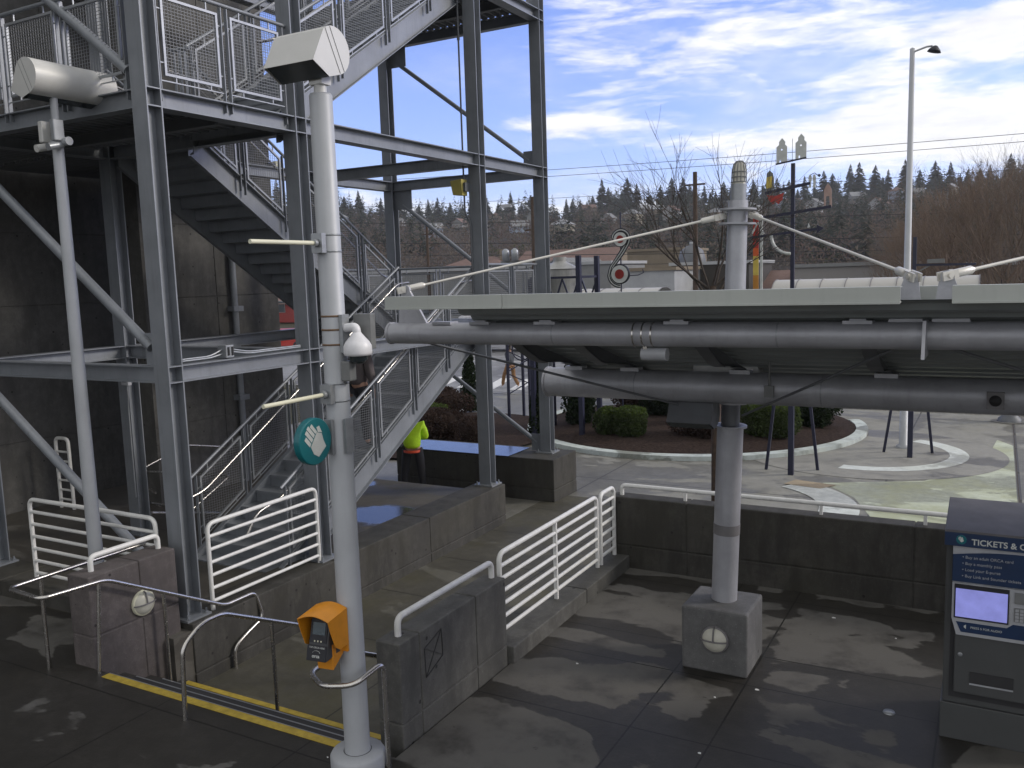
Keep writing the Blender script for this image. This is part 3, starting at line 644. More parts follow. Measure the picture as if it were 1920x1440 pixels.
guard(tower, (-9.90, 13.30, 2.99), (-9.90, 8.80, 5.90), 5); guard(tower, (-11.52, 13.30, 2.99), (-11.52, 8.80, 5.90), 5)
guard(tower, (-8.12, 8.78, 6.03), (-8.12, 13.36, 8.92), 4); guard(tower, (-9.80, 8.78, 6.03), (-9.80, 13.30, 8.90), 4)
guard(tower, (BX+0.25, 15.42, 2.97), (CX-0.2, 15.42, 2.97), 3); guard(tower, (-8.02, 13.50, 2.97), (-8.02, 15.46, 2.97), 2)
guard(tower, (-7.94, 6.66, 5.95), (-7.94, 8.62, 5.95), 2); guard(tower, (BX+0.2, 6.48, 5.96), (-8.16, 6.48, 5.96), 3); guard(tower, (-14.6, 6.48, 5.96), (BX-0.2, 6.48, 5.96), 2)
guard(tower, (-8.02, 13.50, 8.90), (-8.02, 15.46, 8.90), 2); guard(tower, (BX+0.15, 13.5, 2.97), (BX+0.15, 15.4, 2.97), 2)
guard(tower, (-14.2, 11.3, 5.95), (-11.9, 11.3, 5.95), 2); guard(tower, (-9.72, 8.66, 5.95), (-9.95, 8.62, 5.95), 1, mesh=False)
# polished handrails on the flights
for x in (-8.26, -9.66):
    mb = MB(); mb.tube(fillet([(x, 7.75, 0.62), (x, 7.95, 0.88), (x, 8.35, 0.95), (x, 13.1, 3.72), (x, 13.45, 3.74)], 0.12), 0.019, 10)
    mb.build('handrail', INOX, tower)
for x in (-10.04, -11.38):
    mb = MB(); mb.tube(fillet([(x, 13.6, 3.80), (x, 13.2, 3.86), (x, 8.9, 6.72), (x, 8.6, 6.74)], 0.12), 0.019, 10); mb.build('handrail', INOX, tower)
x = -8.26; mb = MB(); mb.tube(fillet([(x, 8.5, 6.82), (x, 8.8, 6.92), (x, 13.1, 9.75), (x, 13.4, 9.76)], 0.12), 0.019, 10); mb.build('handrail', INOX, tower)
# conduit, amber light and junction boxes on the tower
amb = empty('floodlight', (-8.13, 13.10, 5.35), 'yellowed square floodlight box on the third front column of the tower', 'light')
mb = MB(); mb.hexa([(-8.30, 12.98, 5.22), (-8.10, 12.98, 5.20), (-8.10, 13.14, 5.20), (-8.30, 13.14, 5.22), (-8.33, 12.95, 5.46), (-8.10, 12.95, 5.48), (-8.10, 13.14, 5.48), (-8.33, 13.14, 5.46)]); mb.build('housing', AMBER, amb, bevel=0.01)
mb = MB(); mb.box(-8.09, -8.05, 13.0, 13.16, 5.27, 5.42); mb.build('bracket', STEEL_D, amb)
mb = MB(); mb.tube(fillet([(-8.14, 13.10, 8.6), (-8.14, 13.10, 4.9), (-8.05, 13.13, 4.75), (-8.05, 13.14, 3.0)], 0.08), 0.016, 8)
for z in (6.6, 7.8): mb.tube([(-8.14, 13.10, z), (-8.14, 13.10, z+0.06)], 0.026, 8)
tag(mb.build('conduit', STEEL_D), 'thin dark conduit running down beside the third front tower column', 'conduit')
jb = empty('junction_box', (-7.93, 7.35, 2.94), 'galvanised junction box with two conduits on the lower front beam of the tower', 'junction box')
mb = MB(); mb.box(-8.02, -7.88, 7.28, 7.40, 2.955, 3.10)
mb.build('box_body', GALV, jb, bevel=0.004)
mb = MB()
for dy in (0.03, 0.09): mb.box(-7.878, -7.866, 7.29+dy-0.015, 7.29+dy+0.005, 2.98, 3.08)
mb.build('slots', BLACK, jb)
mb = MB(); 
for dz in (0.0, 0.05): mb.tube(fillet([(-7.95, 6.7, 2.97+dz*0.4), (-7.95, 7.1, 2.97+dz*0.4), (-7.95, 7.28, 3.0+dz)], 0.1), 0.011, 8); mb.tube(fillet([(-7.95, 7.40, 3.02+dz*0.6), (-7.95, 7.7, 2.97+dz*0.4), (-7.95, 8.6, 2.97+dz*0.4)], 0.1), 0.011, 8)
mb.build('conduit_pair', GALV, jb)
eb = empty('electrical_box', (-11.45, 8.60, 2.3), 'small pale louvred box with a cable on the inner rear column of the tower', 'electrical box')
mb = MB(); mb.box(-11.53, -11.38, 8.56, 8.63, 2.35, 2.62); mb.build('box_body', TVMS, eb, bevel=0.006)
mb = MB()
for i in range(5): mb.box(-11.50, -11.41, 8.553, 8.559, 2.40+i*0.035, 2.41+i*0.035)
mb.build('louvres', BLACK, eb)
mb = MB(); mb.tube(fillet([(-11.45, 8.6, 2.35), (-11.45, 8.6, 2.2), (-11.52, 8.64, 2.0), (-11.52, 8.64, 0.6)], 0.1), 0.012, 6); mb.build('cable', GALV, eb)
sb = empty('sensor_box', (BX, 12.2, 5.95), 'small pale box sitting on the rear upper beam of the tower', 'box')
mb = MB(); mb.box(-11.66, -11.5, 12.1, 12.26, 5.90, 6.0); mb.build('box_body', CREAM, sb, bevel=0.01); mb = MB(); mb.box(-11.68, -11.5, 12.0, 12.09, 5.905, 5.96); mb.build('plug', BLACK, sb)

# ================= WHITE RAILINGS =================
def panel_rail(name, label, a, b, z0, z1, nbar=6, r_=0.026, mids=(), group='white barred railings', rb=0.021, rad=0.10):
    """round cornered white railing between two posts, bars parallel to the top"""
    a, b = Vector(a), Vector(b); L = (b-a).length; d = (b-a)/L
    e = empty(name, (a.x, a.y, z0), label, 'railing', group)
    zb_ = z0
    mb = MB(); mb.tube(fillet([(a.x, a.y, zb_), (a.x, a.y, z1), (b.x, b.y, z1+(b.z-a.z)), (b.x, b.y, zb_+(b.z-a.z))], rad), r_, 12); mb.build('frame', WHITE, e)
    for i in range(nbar):
        z = z0+0.10+(z1-z0-0.10)*i/nbar; mb = MB(); mb.tube([(a.x, a.y, z), (b.x, b.y, z+(b.z-a.z))], rb, 10); mb.build('bar', WHITE, e)
    for m in mids:
        p = a+d*m*L; mb = MB(); mb.bar((p.x, p.y, zb_), (p.x, p.y, z1-0.01), 0.042, 0.03, (0, 1, 0)); mb.build('post', WHITE, e)
    return e
panel_rail('railing', 'white barred railing on the kerb at the far left in front of the tower', (-10.42, 6.30, 0), (-8.12, 6.30, 0), 0.21, 1.25)
panel_rail('railing', 'white barred railing on the retaining wall between the first two tower columns', (-7.85, 6.78, 0), (-7.85, 8.61, 0), 0.07, 1.09)
panel_rail('railing', 'long white barred railing on the kerb wall right of the ramp, one post midway', (-4.25, 7.23, 0), (-4.25, 9.65, 0), 0.17, 1.07, mids=(0.52,))
panel_rail('railing', 'narrow white barred railing in the corner beside the rear wall', (-4.25, 9.76, 0), (-4.25, 10.20, 0), 0.17, 1.07)
def top_rail(name, label, pts, posts=(), r_=0.028):
    e = empty(name, pts[0], label, 'handrail', 'white tubes on top of walls')
    mb = MB(); mb.tube(fillet(pts, 0.11), r_, 12); mb.build('tube', WHITE, e)
    for p, h in posts: mb = MB(); mb.bar(p, (p[0], p[1], p[2]+h), 0.035, 0.035, (0, 1, 0)); mb.build('post', WHITE, e)
top_rail('wall_rail', 'white tube rail along the top of the grey parapet right of the steps', [(-4.24, 5.53, .88), (-4.24, 5.53, 1.04), (-4.24, 7.06, 1.04), (-4.24, 7.06, .88)])
top_rail('wall_rail', 'short white tube rail on the pinkish parapet left of the steps', [(-8.0, 5.40, .95), (-8.0, 5.40, 1.10), (-8.0, 6.22, 1.10), (-8.0, 6.22, .95)])
top_rail('wall_rail', 'long white tube rail running along the rear wall', [(-4.20, 10.37, .93), (-4.20, 10.37, 1.06), (6.0, 10.37, 1.06)], [((-3.35, 10.37, .93), .12), ((-1.72, 10.37, .93), .12), ((-0.62, 10.37, .93), .12), ((0.8, 10.37, .93), .12)])
lr = empty('railing', (-14.2, 9.1, 0), 'small white ladder like railing standing far back in the shade at left', 'railing', 'white barred railings')
mb = MB(); mb.tube(fillet([(-15.9+1.55, 9.25, 0.0), (-14.35, 9.25, 1.25), (-14.0, 9.25, 1.25), (-14.0, 9.25, 0.0)], 0.10), 0.03, 10); mb.build('frame', WHITE, lr)
for i in range(6): mb = MB(); mb.tube([(-14.35, 9.25, 0.16+i*0.17), (-14.0, 9.25, 0.16+i*0.17)], 0.02, 8); mb.build('bar', WHITE, lr)

# ================= STAINLESS HANDRAILS =================
def handrail(name, label, paths, posts=(), r_=0.0215):
    e = empty(name, paths[0][0], label, 'handrail', 'stainless handrails')
    for p in paths: mb = MB(); mb.tube(fillet(p, 0.09), r_, 12); mb.build('tube', INOX, e)
    for a, b in posts: mb = MB(); mb.tube([a, b], r_*0.92, 10); mb.build('post', INOX, e)
handrail('handrail', 'stainless handrail looping round the pinkish parapet and down beside the steps',
   [[(-8.30, 6.3, .95), (-8.30, 4.72, .95), (-7.72, 4.68, .95), (-7.72, 5.36, .915), (-7.72, 6.84, .12), (-7.72, 7.31, .12), (-7.66, 7.36, -.20), (-7.66, 7.06, -.31), (-7.66, 6.88, -.40), (-7.66, 6.88, PZ)]],
   [((-7.72, 5.20, 0.0), (-7.72, 5.28, .92)), ((-7.72, 6.02, -.487), (-7.72, 6.02, .56)), ((-8.30, 5.05, 0), (-8.30, 5.05, .94))])
handrail('handrail', 'stainless handrail down the middle of the steps, bent post at its top',
   [[(-6.16, 4.92, 0), (-6.16, 4.95, .66), (-6.16, 5.18, .80), (-6.16, 5.42, .80), (-6.16, 6.70, .17), (-6.16, 7.25, .17), (-6.16, 7.25, PZ)]], [((-6.16, 6.02, -.487), (-6.16, 6.02, .50))])
handrail('handrail', 'stainless handrail loop wrapped round the front light pole by the grey parapet',
   [[(-4.08, 5.12, 0), (-4.08, 5.12, .86), (-4.12, 4.80, .80), (-4.36, 4.72, .78), (-4.60, 4.86, .78), (-4.62, 5.3, .78), (-4.56, 6.5, .16), (-4.50, 6.95, .16), (-4.38, 7.0, .16)]])
handrail('handrail', 'thin stainless ramp handrail in the shade behind the left railing', [[(-11.4, 8.9, .62), (-12.6, 9.4, .70), (-12.65, 10.6, .98), (-12.6, 11.4, .80)], [(-11.4, 8.95, .40), (-12.3, 9.2, .42)]], [((-12.6, 9.45, 0), (-12.6, 9.45, .7))])
handrail('handrail', 'thin stainless handrail at the foot of the lowest stair flight', [[(-11.6, 8.9, .95), (-9.95, 9.1, .98), (-9.86, 8.0, .55)], [(-11.6, 8.9, .45), (-9.9, 8.9, .45), (-9.84, 7.6, .80)]], [((-10.9, 9.0, 0), (-10.9, 9.0, .95))])

# ================= LIGHT POLES =================
def flood_head(parent, c, ax, opn, L=0.46, s=1.0, mat=None):
    """half round floodlight: axis ax, opening towards opn (horizontal unit)"""
    ax, opn = Vector(ax), Vector(opn); U = Vector((0,0,1)); c = Vector(c)
    pr_ = []
    for i in range(15):
        t = R(-80+i*(210/14.0)); pr_.append((-math.cos(t)*0.165*s, math.sin(t)*0.165*s))   # bulge away from the opening
    pr_ = [(-a_, b_) for a_, b_ in pr_]; pr_ = [(-x_, y_) for x_, y_ in pr_]
    pr_ += [(0.232*s, -0.105*s), (0.07*s, -0.190*s)]
    h = bpy.data.objects.new('lamp_head', None); C.objects.link(h); h.parent = parent
    acc = Vector((0,0,0)); q = parent
    while q: acc += q.location; q = q.parent
    h.location = c-acc
    mb = MB(); P = [c+ax*sgn*L/2+opn*u+U*v for sgn in (-1, 1) for u, v in pr_]; n = len(pr_)
    mb.add(P, [tuple(range(n)), tuple(range(n, 2*n))[::-1]]); mb.add(P, [(i, i+1, n+i+1, n+i) for i in range(14)], True); mb.add(P, [(14, 15, n+15, n+14)])
    mb.build('housing', mat or LAMPH, h)
    g1 = MB(); a, b = pr_[-2], pr_[-1]; c2 = pr_[0]
    def q_(s_, p, k=0.93): return c+ax*s_*L/2*0.93+opn*p[0]+U*p[1]
    g1.add([q_(-1, (a[0]*.93, a[1]+.004)), q_(1, (a[0]*.93, a[1]+.004)), q_(1, b), q_(-1, b)], [(0,1,2,3)]); g1.add([q_(-1, b), q_(1, b), q_(1, c2), q_(-1, c2)], [(0,1,2,3)])
    g1.build('glass', GLASSD, h)
    e_ = MB(); m_ = c+ax*(L/2+0.002)
    e_.bar(m_+opn*0.09*s+U*0.135*s, m_-opn*0.05*s-U*0.15*s, 0.0025, 0.003); e_.bar(m_+opn*0.04*s+U*0.155*s, m_-opn*0.095*s-U*0.13*s, 0.0025, 0.003)
    e_.build('seam', GREYP, h)
    return h
pl = empty('light_pole', (-4.30, 5.02, 0), 'tall silver light pole in the foreground with two pale banner arms', 'light pole')
mb = MB(); mb.lathe((-4.30, 5.02, 0), (0,0,1), [(0.215, 0), (0.215, 0.11), (0.20, 0.135), (0.11, 0.14)], 40); mb.build('base_drum', POLE, pl)
mb = MB(); mb.lathe((-4.30, 5.02, 0.14), (0,0,1), [(0.104, 0), (0.1, 0.02), (0.083, 4.985), (0.075, 5.0), (0, 5.0)], 40); mb.build('shaft', POLE, pl)
mb = MB(); mb.lathe((-4.30, 5.02, 5.14), (0,0,1), [(0.045, 0), (0.045, 0.08)], 20); mb.box(-4.36, -4.24, 4.97, 5.07, 5.20, 5.27); mb.build('neck', LAMPH, pl)
flood_head(pl, (-4.38, 5.02, 5.42), (1, 0, 0), (0, -1, 0))
for z, ln in ((4.08, 0.66), (2.98, 0.64)):
    e_ = MB(); e_.tube([(-4.30, 4.90, z), (-4.30, 4.90-ln, z)], 0.0155, 12); a_ = e_.build('banner_arm', CREAM, pl)
    e_ = MB(); e_.box(-4.35, -4.25, 4.885, 4.93, z-0.07, z+0.07); e_.tube([(-4.30, 4.88, z), (-4.30, 4.85, z)], 0.03, 10); e_.build('bracket', GALV, a_)
for z in (4.14, 4.02, 3.55, 3.45, 3.34, 3.05, 2.92):
    e_ = MB(); rr = 0.1-(z-0.16)/4.985*0.017+0.0025; e_.lathe((-4.30, 5.02, z), (0,0,1), [(rr-.004, -0.007), (rr, -0.007), (rr, 0.007), (rr-.004, 0.007)], 32); e_.build('strap', RUST if 3.2 < z < 3.6 else GALV, pl)
e_ = MB(); e_.add([(-4.30+math.sin(t)*0.089, 5.02-math.cos(t)*0.089, z) for z in (4.35, 4.75) for t in (R(-5), R(-35))], [(0,1,3,2)])
# dome camera with its boxes
dc = empty('security_camera', (-4.15, 5.02, 3.4), 'white dome security camera with a smoked bubble strapped to the front light pole', 'security camera')
mb = MB(); mb.box(-4.215, -4.185, 4.98, 5.06, 3.28, 3.56); mb.build('mounting_plate', GALV, dc)
mb = MB(); mb.box(-4.18, -4.02, 5.10, 5.16, 3.30, 3.56); mb.build('back_box', GREYP, dc, bevel=0.006)
mb = MB(); mb.tube(fillet([(-4.19, 5.02, 3.46), (-4.09, 5.02, 3.47), (-4.085, 5.02, 3.40)], 0.05), 0.032, 16); mb.build('arm', WHITEP, dc)
mb = MB(); mb.lathe((-4.085, 5.02, 3.26), (0,0,1), [(0.0, 0.0), (0.098, 0.0), (0.105, 0.02), (0.103, 0.07), (0.088, 0.10), (0.04, 0.155), (0.03, 0.17)], 32); mb.build('housing', WHITEP, dc)
mb = MB(); mb.lathe((-4.085, 5.02, 3.262), (0,0,1), [(0.075, 0), (0.07, -0.03), (0.045, -0.058), (0, -0.068)], 28); mb.build('bubble', GLASSD, dc)
mb = MB(); mb.box(-4.215, -4.13, 4.97, 5.05, 3.07, 3.22); mb.build('junction_box', GREYP, dc, bevel=0.012)
# round teal sign
rs = empty('round_sign', (-4.30, 4.72, 2.66), 'round teal sign with a pale hand symbol fixed to the front light pole', 'sign')
mb = MB(); mb.lathe((-4.30, 4.72, 2.66), (1,0,0), [(0, -0.03), (0.165, -0.03), (0.172, -0.022), (0.172, 0.022), (0.165, 0.03), (0, 0.03)], 48, False)
mb.sm = [False]*len(mb.sm); mb.build('disc', TEAL, rs, bevel=0.003)
def handsym(x, cy, cz, s, rot):
    polys = [[(-0.32, -0.55), (0.28, -0.55), (0.34, -0.25), (0.46, 0.05), (0.28, 0.30), (-0.38, 0.10), (-0.45, -0.25)],
             [(-0.42, 0.14), (-0.26, 0.19), (-0.30, 0.62), (-0.46, 0.58)], [(-0.22, 0.20), (-0.06, 0.25), (-0.09, 0.80), (-0.26, 0.76)],
             [(-0.02, 0.26), (0.13, 0.31), (0.10, 0.86), (-0.06, 0.83)], [(0.17, 0.32), (0.31, 0.30), (0.29, 0.78), (0.14, 0.76)],
             [(0.33, 0.26), (0.50, 0.06), (0.56, 0.40), (0.40, 0.46)]]
    mb = MB()
    for p in polys:
        q = []
        for u, v in p:
            a, b = u*math.cos(rot)-v*math.sin(rot), u*math.sin(rot)+v*math.cos(rot); q.append((x, cy+a*s, cz+b*s))
        n = len(q); mb.add(q+[(x+0.002, b_, c_) for _, b_, c_ in q], [tuple(range(n)), tuple(range(n, 2*n))]+[(i, (i+1) % n, n+(i+1) % n, n+i) for i in range(n)])
    return mb
handsym(-4.2695, 4.727, 2.655, 0.175, R(38)).build('hand_symbol', SIGNW, rs)
mb = MB(); mb.box(-4.335, -4.265, 4.89, 4.915, 2.53, 2.79); mb.box(-4.21, -4.19, 4.96, 5.05, 2.53, 2.79); mb.build('bracket', GALV, rs)
# card reader
cr = empty('card_reader', (-4.34, 4.86, 1.1), 'orange hooded fare card reader with a dark screen on the front light pole', 'card reader')
rdM = Matrix.Translation((-4.37, 4.82, 0)) @ Matrix.Rotation(R(8), 4, 'Z')
def RD(p): return tuple(rdM @ Vector(p))
def rbox(x0, x1, y0, y1, z0, z1, tilt=0.0):
    pts = [(x0,y0,z0),(x1,y0,z0),(x1,y1,z0),(x0,y1,z0),(x0,y0-tilt*0,z1),(x1,y0,z1),(x1,y1,z1),(x0,y1,z1)]
    mb = MB(); mb.hexa([RD(p) for p in pts]); return mb
mb = MB()    # neck post box
mb.hexa([RD(p) for p in [(-0.055,-0.06,0.90),(0.085,-0.06,0.90),(0.085,0.09,0.98),(-0.055,0.09,0.98),(-0.055,-0.06,1.10),(0.085,-0.06,1.10),(0.085,0.09,1.10),(-0.055,0.09,1.10)]])
mb.build('stem', ORANGE, cr, bevel=0.006)
hp = []   # hood: arched profile in x-z extruded in y with sloping side cheeks
nA = 10
for i in range(nA+1):
    t = i/nA; x = -0.135+0.27*t; z = 1.335+0.035*math.sin(math.pi*t); hp.append((x, z))
mb = MB()
P = [RD((x, -0.17, z-0.012)) for x, z in hp]+[RD((x, 0.09, z+0.006)) for x, z in hp]
P += [RD((x*0.96, -0.165, z-0.020)) for x, z in hp]+[RD((x*0.96, 0.085, z-0.006)) for x, z in hp]; n = nA+1
mb.add(P, [(i, i+1, n+i+1, n+i) for i in range(nA)]+[(2*n+i, 3*n+i, 3*n+i+1, 2*n+i+1) for i in range(nA)]+[(i, 2*n+i, 2*n+i+1, i+1) for i in range(nA)], True)
for sx in (-1, 1):
    xo, xi = sx*0.135, sx*0.129
    prof2 = [(-0.17, 1.324), (-0.145, 1.24), (-0.09, 1.10), (-0.03, 1.06), (0.09, 1.06), (0.09, 1.342)]
    q = [RD((xo, y, z)) for y, z in prof2]+[RD((xi, y, z)) for y, z in prof2]; m_ = len(prof2)
    mb.add(q, [tuple(range(m_)), tuple(range(m_, 2*m_))[::-1]]+[(i, (i+1) % m_, m_+(i+1) % m_, m_+i) for i in range(m_)])
mb.box  # back plate
mb.hexa([RD(p) for p in [(-0.134,0.07,1.0),(0.134,0.07,1.0),(0.134,0.09,1.0),(-0.134,0.09,1.0),(-0.134,0.07,1.338),(0.134,0.07,1.338),(0.134,0.09,1.338),(-0.134,0.09,1.338)]])
mb.build('hood', ORANGE, cr)
mb = MB(); mb.hexa([RD(p) for p in [(-0.095,-0.14,0.99),(0.075,-0.14,0.99),(0.09,0.05,1.01),(-0.095,0.05,1.01),(-0.085,-0.055,1.30),(0.085,-0.055,1.30),(0.09,0.06,1.30),(-0.09,0.06,1.30)]]); mb.build('reader_body', flat('charcoal_plastic', (0.05, 0.052, 0.056), 0.6), cr, bevel=0.012)
def face(x, t, o=0.003):   # point on the sloped front face; t 0 bottom..1 top
    a = Vector((x, -0.14, 0.99)); b = Vector((x, -0.055, 1.30)); p = a.lerp(b, t); nrm = Vector((0, -0.31, 0.085)).normalized(); return RD(p+nrm*o)
def fquad(x0, x1, t0, t1, o, th=0.004):
    mb = MB(); mb.hexa([face(x0, t0, o-th), face(x1, t0, o-th), face(x1, t0, o), face(x0, t0, o), face(x0, t1, o-th), face(x1, t1, o-th), face(x1, t1, o), face(x0, t1, o)]); return mb
fquad(-0.094, 0.074, 0.02, 0.38, 0.010, 0.012).build('touch_pad', DARKP, cr, bevel=0.004)
fquad(-0.078, 0.066, 0.44, 0.95, 0.006, 0.006).build('bezel', DARKP, cr)
fquad(-0.058, 0.050, 0.62, 0.90, 0.009).build('screen', flat('reader_screen', (0.03, 0.055, 0.07), 0.15), cr)
for i in range(3):
    fquad(-0.040+i*0.028, -0.030+i*0.028, 0.455, 0.49, 0.009).build('indicator', CREAM, cr)
ux = (rdM.to_3x3() @ Vector((1, 0, 0))); uy = (rdM.to_3x3() @ Vector((0, 0.085, 0.31)))
text('lettering', 'TAP ORCA HERE', 0.018, face(-0.075, 0.31, 0.0115), ux, uy, SIGNW, cr, 0.0006)
text('lettering', 'orca', 0.036, face(-0.045, 0.10, 0.0115), ux, uy, SIGNW, cr, 0.0006, off=0.0006)
mb = MB()
for i in range(8):
    t0 = math.pi*i/8; t1 = math.pi*(i+1)/8
    a = Vector(face(-0.010+0.032*math.cos(t0), 0.205+0.055*math.sin(t0), 0.012)); b = Vector(face(-0.010+0.032*math.cos(t1), 0.205+0.055*math.sin(t1), 0.012)); mb.bar(a, b, 0.0035, 0.001)
mb.build('emblem', SIGNW, cr)
# second pole, deeper left
p2 = empty('light_pole', (-8.80, 6.02, 0.20), 'slimmer silver light pole at left standing behind the pinkish parapet, half round lamp on top', 'light pole')
mb = MB(); mb.lathe((-8.80, 6.02, 0.2), (0,0,1), [(0.080, 0), (0.078, 0.5), (0.056, 5.25), (0.052, 5.27), (0, 5.27)], 32); mb.build('shaft', POLE, p2)
mb = MB(); mb.lathe((-8.80, 6.02, 5.45), (0,0,1), [(0.04, 0), (0.04, 0.42)], 16); mb.build('neck', POLE, p2)
flood_head(p2, (-8.80, 6.20, 6.0), (0, -1, 0), (-1, 0, 0), 0.95, 1.12)
for sx, m_, nm in ((-1, LAMPH, 'camera'), (1, GALV, 'camera')):
    mb = MB(); mb.box(-8.80+sx*0.10-0.035, -8.80+sx*0.10+0.035, 5.90, 6.02, 5.36, 5.58); mb.tube([(-8.80+sx*0.10, 6.0, 5.33), (-8.80+sx*0.10, 5.84, 5.29)], 0.04, 14); mb.build(nm, m_, p2, bevel=0.01)
mb = MB(); mb.tube([(-8.98, 6.02, 5.36), (-8.60, 6.02, 5.36)], 0.045, 12); mb.build('crossbar', POLE, p2)
# round bulkhead lights
def bulkhead(parent, c, nrm, r_=0.115):
    e_ = bpy.data.objects.new('bulkhead_light', None); C.objects.link(e_)
    nrm = Vector(nrm); c = Vector(c)
    if parent is None: e_.location = c
    else: e_.parent = parent; e_.location = c-parent.location
    U = Vector((0,0,1)); S = U.cross(nrm)
    mb = MB(); mb.lathe(c, nrm, [(r_*1.06, 0), (r_*1.06, 0.02), (r_, 0.03), (r_*0.93, 0.032)], 36); mb.build('rim', CREAM if parent is None else TVMT, e_)
    mb = MB(); mb.lathe(c, nrm, [(r_*0.94, 0.028), (r_*0.8, 0.05), (r_*0.45, 0.068), (0, 0.074)], 36); mb.build('lens', LENS, e_)
    mb = MB()
    mb.tube([c+S*(r_*math.cos(t))+nrm*(0.034+0.048*math.sin(t)) for t in [math.pi*i/12 for i in range(13)]], 0.008, 8)
    mb.tube([c+U*(r_*math.sin(t))+nrm*(0.034+0.048*math.cos(t)) for t in [math.pi/2*i/8 for i in range(9)]], 0.008, 8); mb.build('guard_bars', TVMT, e_)
    return e_
b1 = bulkhead(None, (-7.828, 5.84, 0.49), (1, 0, 0), 0.13); tag(b1, 'round caged bulkhead light on the pinkish parapet', 'light')

# ================= CANOPY =================
cp = empty('platform_canopy', (-2.23, 8.11, 0.62), 'grey steel platform canopy hung by rods from a silver mast', 'canopy')
def zdeck(y): return 3.598-0.29*(y-5.6)
lean = Vector((0.15/4.2, 0, 1)).normalized()
def mast(h, y=8.11): return Vector((-2.237, y, 0.62))+lean*h
mb = MB(); mb.tube([mast(0), mast(1.72)], [0.122, 0.122], 36); mb.build('mast_lower', SILV, cp)
mb = MB(); mb.tube([mast(1.72), mast(1.95)], 0.085, 24); mb.build('mast_neck', STEEL_D, cp)
for h in (1.70, 1.93): mb = MB(); mb.lathe(mast(h), lean, [(0.0, 0), (0.155, 0), (0.155, 0.02), (0, 0.02)], 32, False); mb.build('collar_plate', SILV, cp)
mb = MB(); mb.tube([mast(1.95), mast(3.80)], [0.105, 0.088], 32); mb.build('mast_upper', SILV, cp)
mb = MB(); mb.tube([mast(3.80), mast(3.95)], [0.070, 0.070], 32); mb.build('mast_cap', GALV, cp)
mb = MB(); mb.tube([mast(0.66), mast(0.76)], 0.126, 36); mb.build('repair_band', TVMT, cp)
for h in (3.585, 3.715): mb = MB(); mb.lathe(mast(h), lean, [(0.08, 0), (0.165, 0), (0.165, 0.016), (0.08, 0.016)], 32, False); mb.build('collar_plate', SILV, cp)
bc = bpy.data.objects.new('beacon', None); C.objects.link(bc); bc.parent = cp; bc.location = mast(3.95)-cp.location
mb = MB(); mb.lathe(mast(3.95), lean, [(0.066, 0), (0.062, 0.012), (0.059, 0.02), (0.059, 0.12), (0.050, 0.165), (0.030, 0.19), (0, 0.198)], 24); mb.build('globe', LENS, bc)
mb = MB()
for h, r_ in ((0.015, .068), (0.06, .066), (0.105, .064)): mb.tube([mast(3.95+h)+Vector((math.cos(t)*r_, math.sin(t)*r_, 0)) for t in [2*math.pi*i/20 for i in range(21)]], 0.005, 6, False)
for k in range(6):
    t = math.pi*k/6; d = Vector((math.cos(t), math.sin(t), 0))
    for sg in (1, -1): mb.tube([mast(3.96)+d*sg*.068, mast(4.07)+d*sg*.065, mast(4.125)+d*sg*.052, mast(4.15)+d*sg*.028, mast(4.155)], 0.0045, 6)
mb.build('cage', GREYP, bc)
def long_pipe(y, z, r_, x0, x1, name):
    mb = MB(); mb.tube([(x0, y, z), (x1, y, z)], r_, 48); o = mb.build(name, SILV, cp)
    mb = MB(); mb.tube([(x0-0.012, y, z), (x0+0.01, y, z)], r_*1.07, 48); mb.build('end_cap', SILV, o)
    for xw in (-2.95, -1.28, 1.6):
        mb = MB(); mb.tube([(xw-.006, y, z), (xw-.003, y, z), (xw+.003, y, z), (xw+.006, y, z)], [r_*.998, r_*1.014, r_*1.014, r_*.998], 48, False); mb.build('weld_seam', GALV, o)
    return o
long_pipe(6.0, 3.350, 0.088, -4.50, 6.5, 'pipe_beam'); long_pipe(7.75, 2.742, 0.142, -3.9, 6.5, 'pipe_beam')
# deck, ribs, fascia
mb = MB(); ys = []; y = 5.66; k = 0
while y < 8.65: ys.append((y, 0.0 if k % 4 in (0, 1) else -0.032)); y += 0.065 if k % 4 in (0, 2) else 0.028; k += 1
hx0, hx1, hy0, hy1 = -2.45, -1.85, 7.85, 8.35
def deckstrip(x0, x1, ys):
    for up_ in (0.0, 0.006):
        P = [(x, y, zdeck(y)+dz+up_) for x in (x0, x1) for y, dz in ys]; n = len(ys)
        mb.add(P, [(i, i+1, n+i+1, n+i) for i in range(n-1)])
deckstrip(-3.66, hx0, ys); deckstrip(hx1, 6.4, ys); deckstrip(hx0, hx1, [q for q in ys if q[0] < hy0]); deckstrip(hx0, hx1, [q for q in ys if q[0] > hy1])
mb.build('roof_deck', DECK, cp)
mb = MB()
for a, b in (((hx0, hy0), (hx1, hy0)), ((hx1, hy0), (hx1, hy1)), ((hx1, hy1), (hx0, hy1)), ((hx0, hy1), (hx0, hy0))):
    mb.bar((a[0], a[1], zdeck(a[1])-0.05), (b[0], b[1], zdeck(b[1])-0.05), 0.012, 0.12)
mb.build('mast_opening_frame', GREYP, cp)
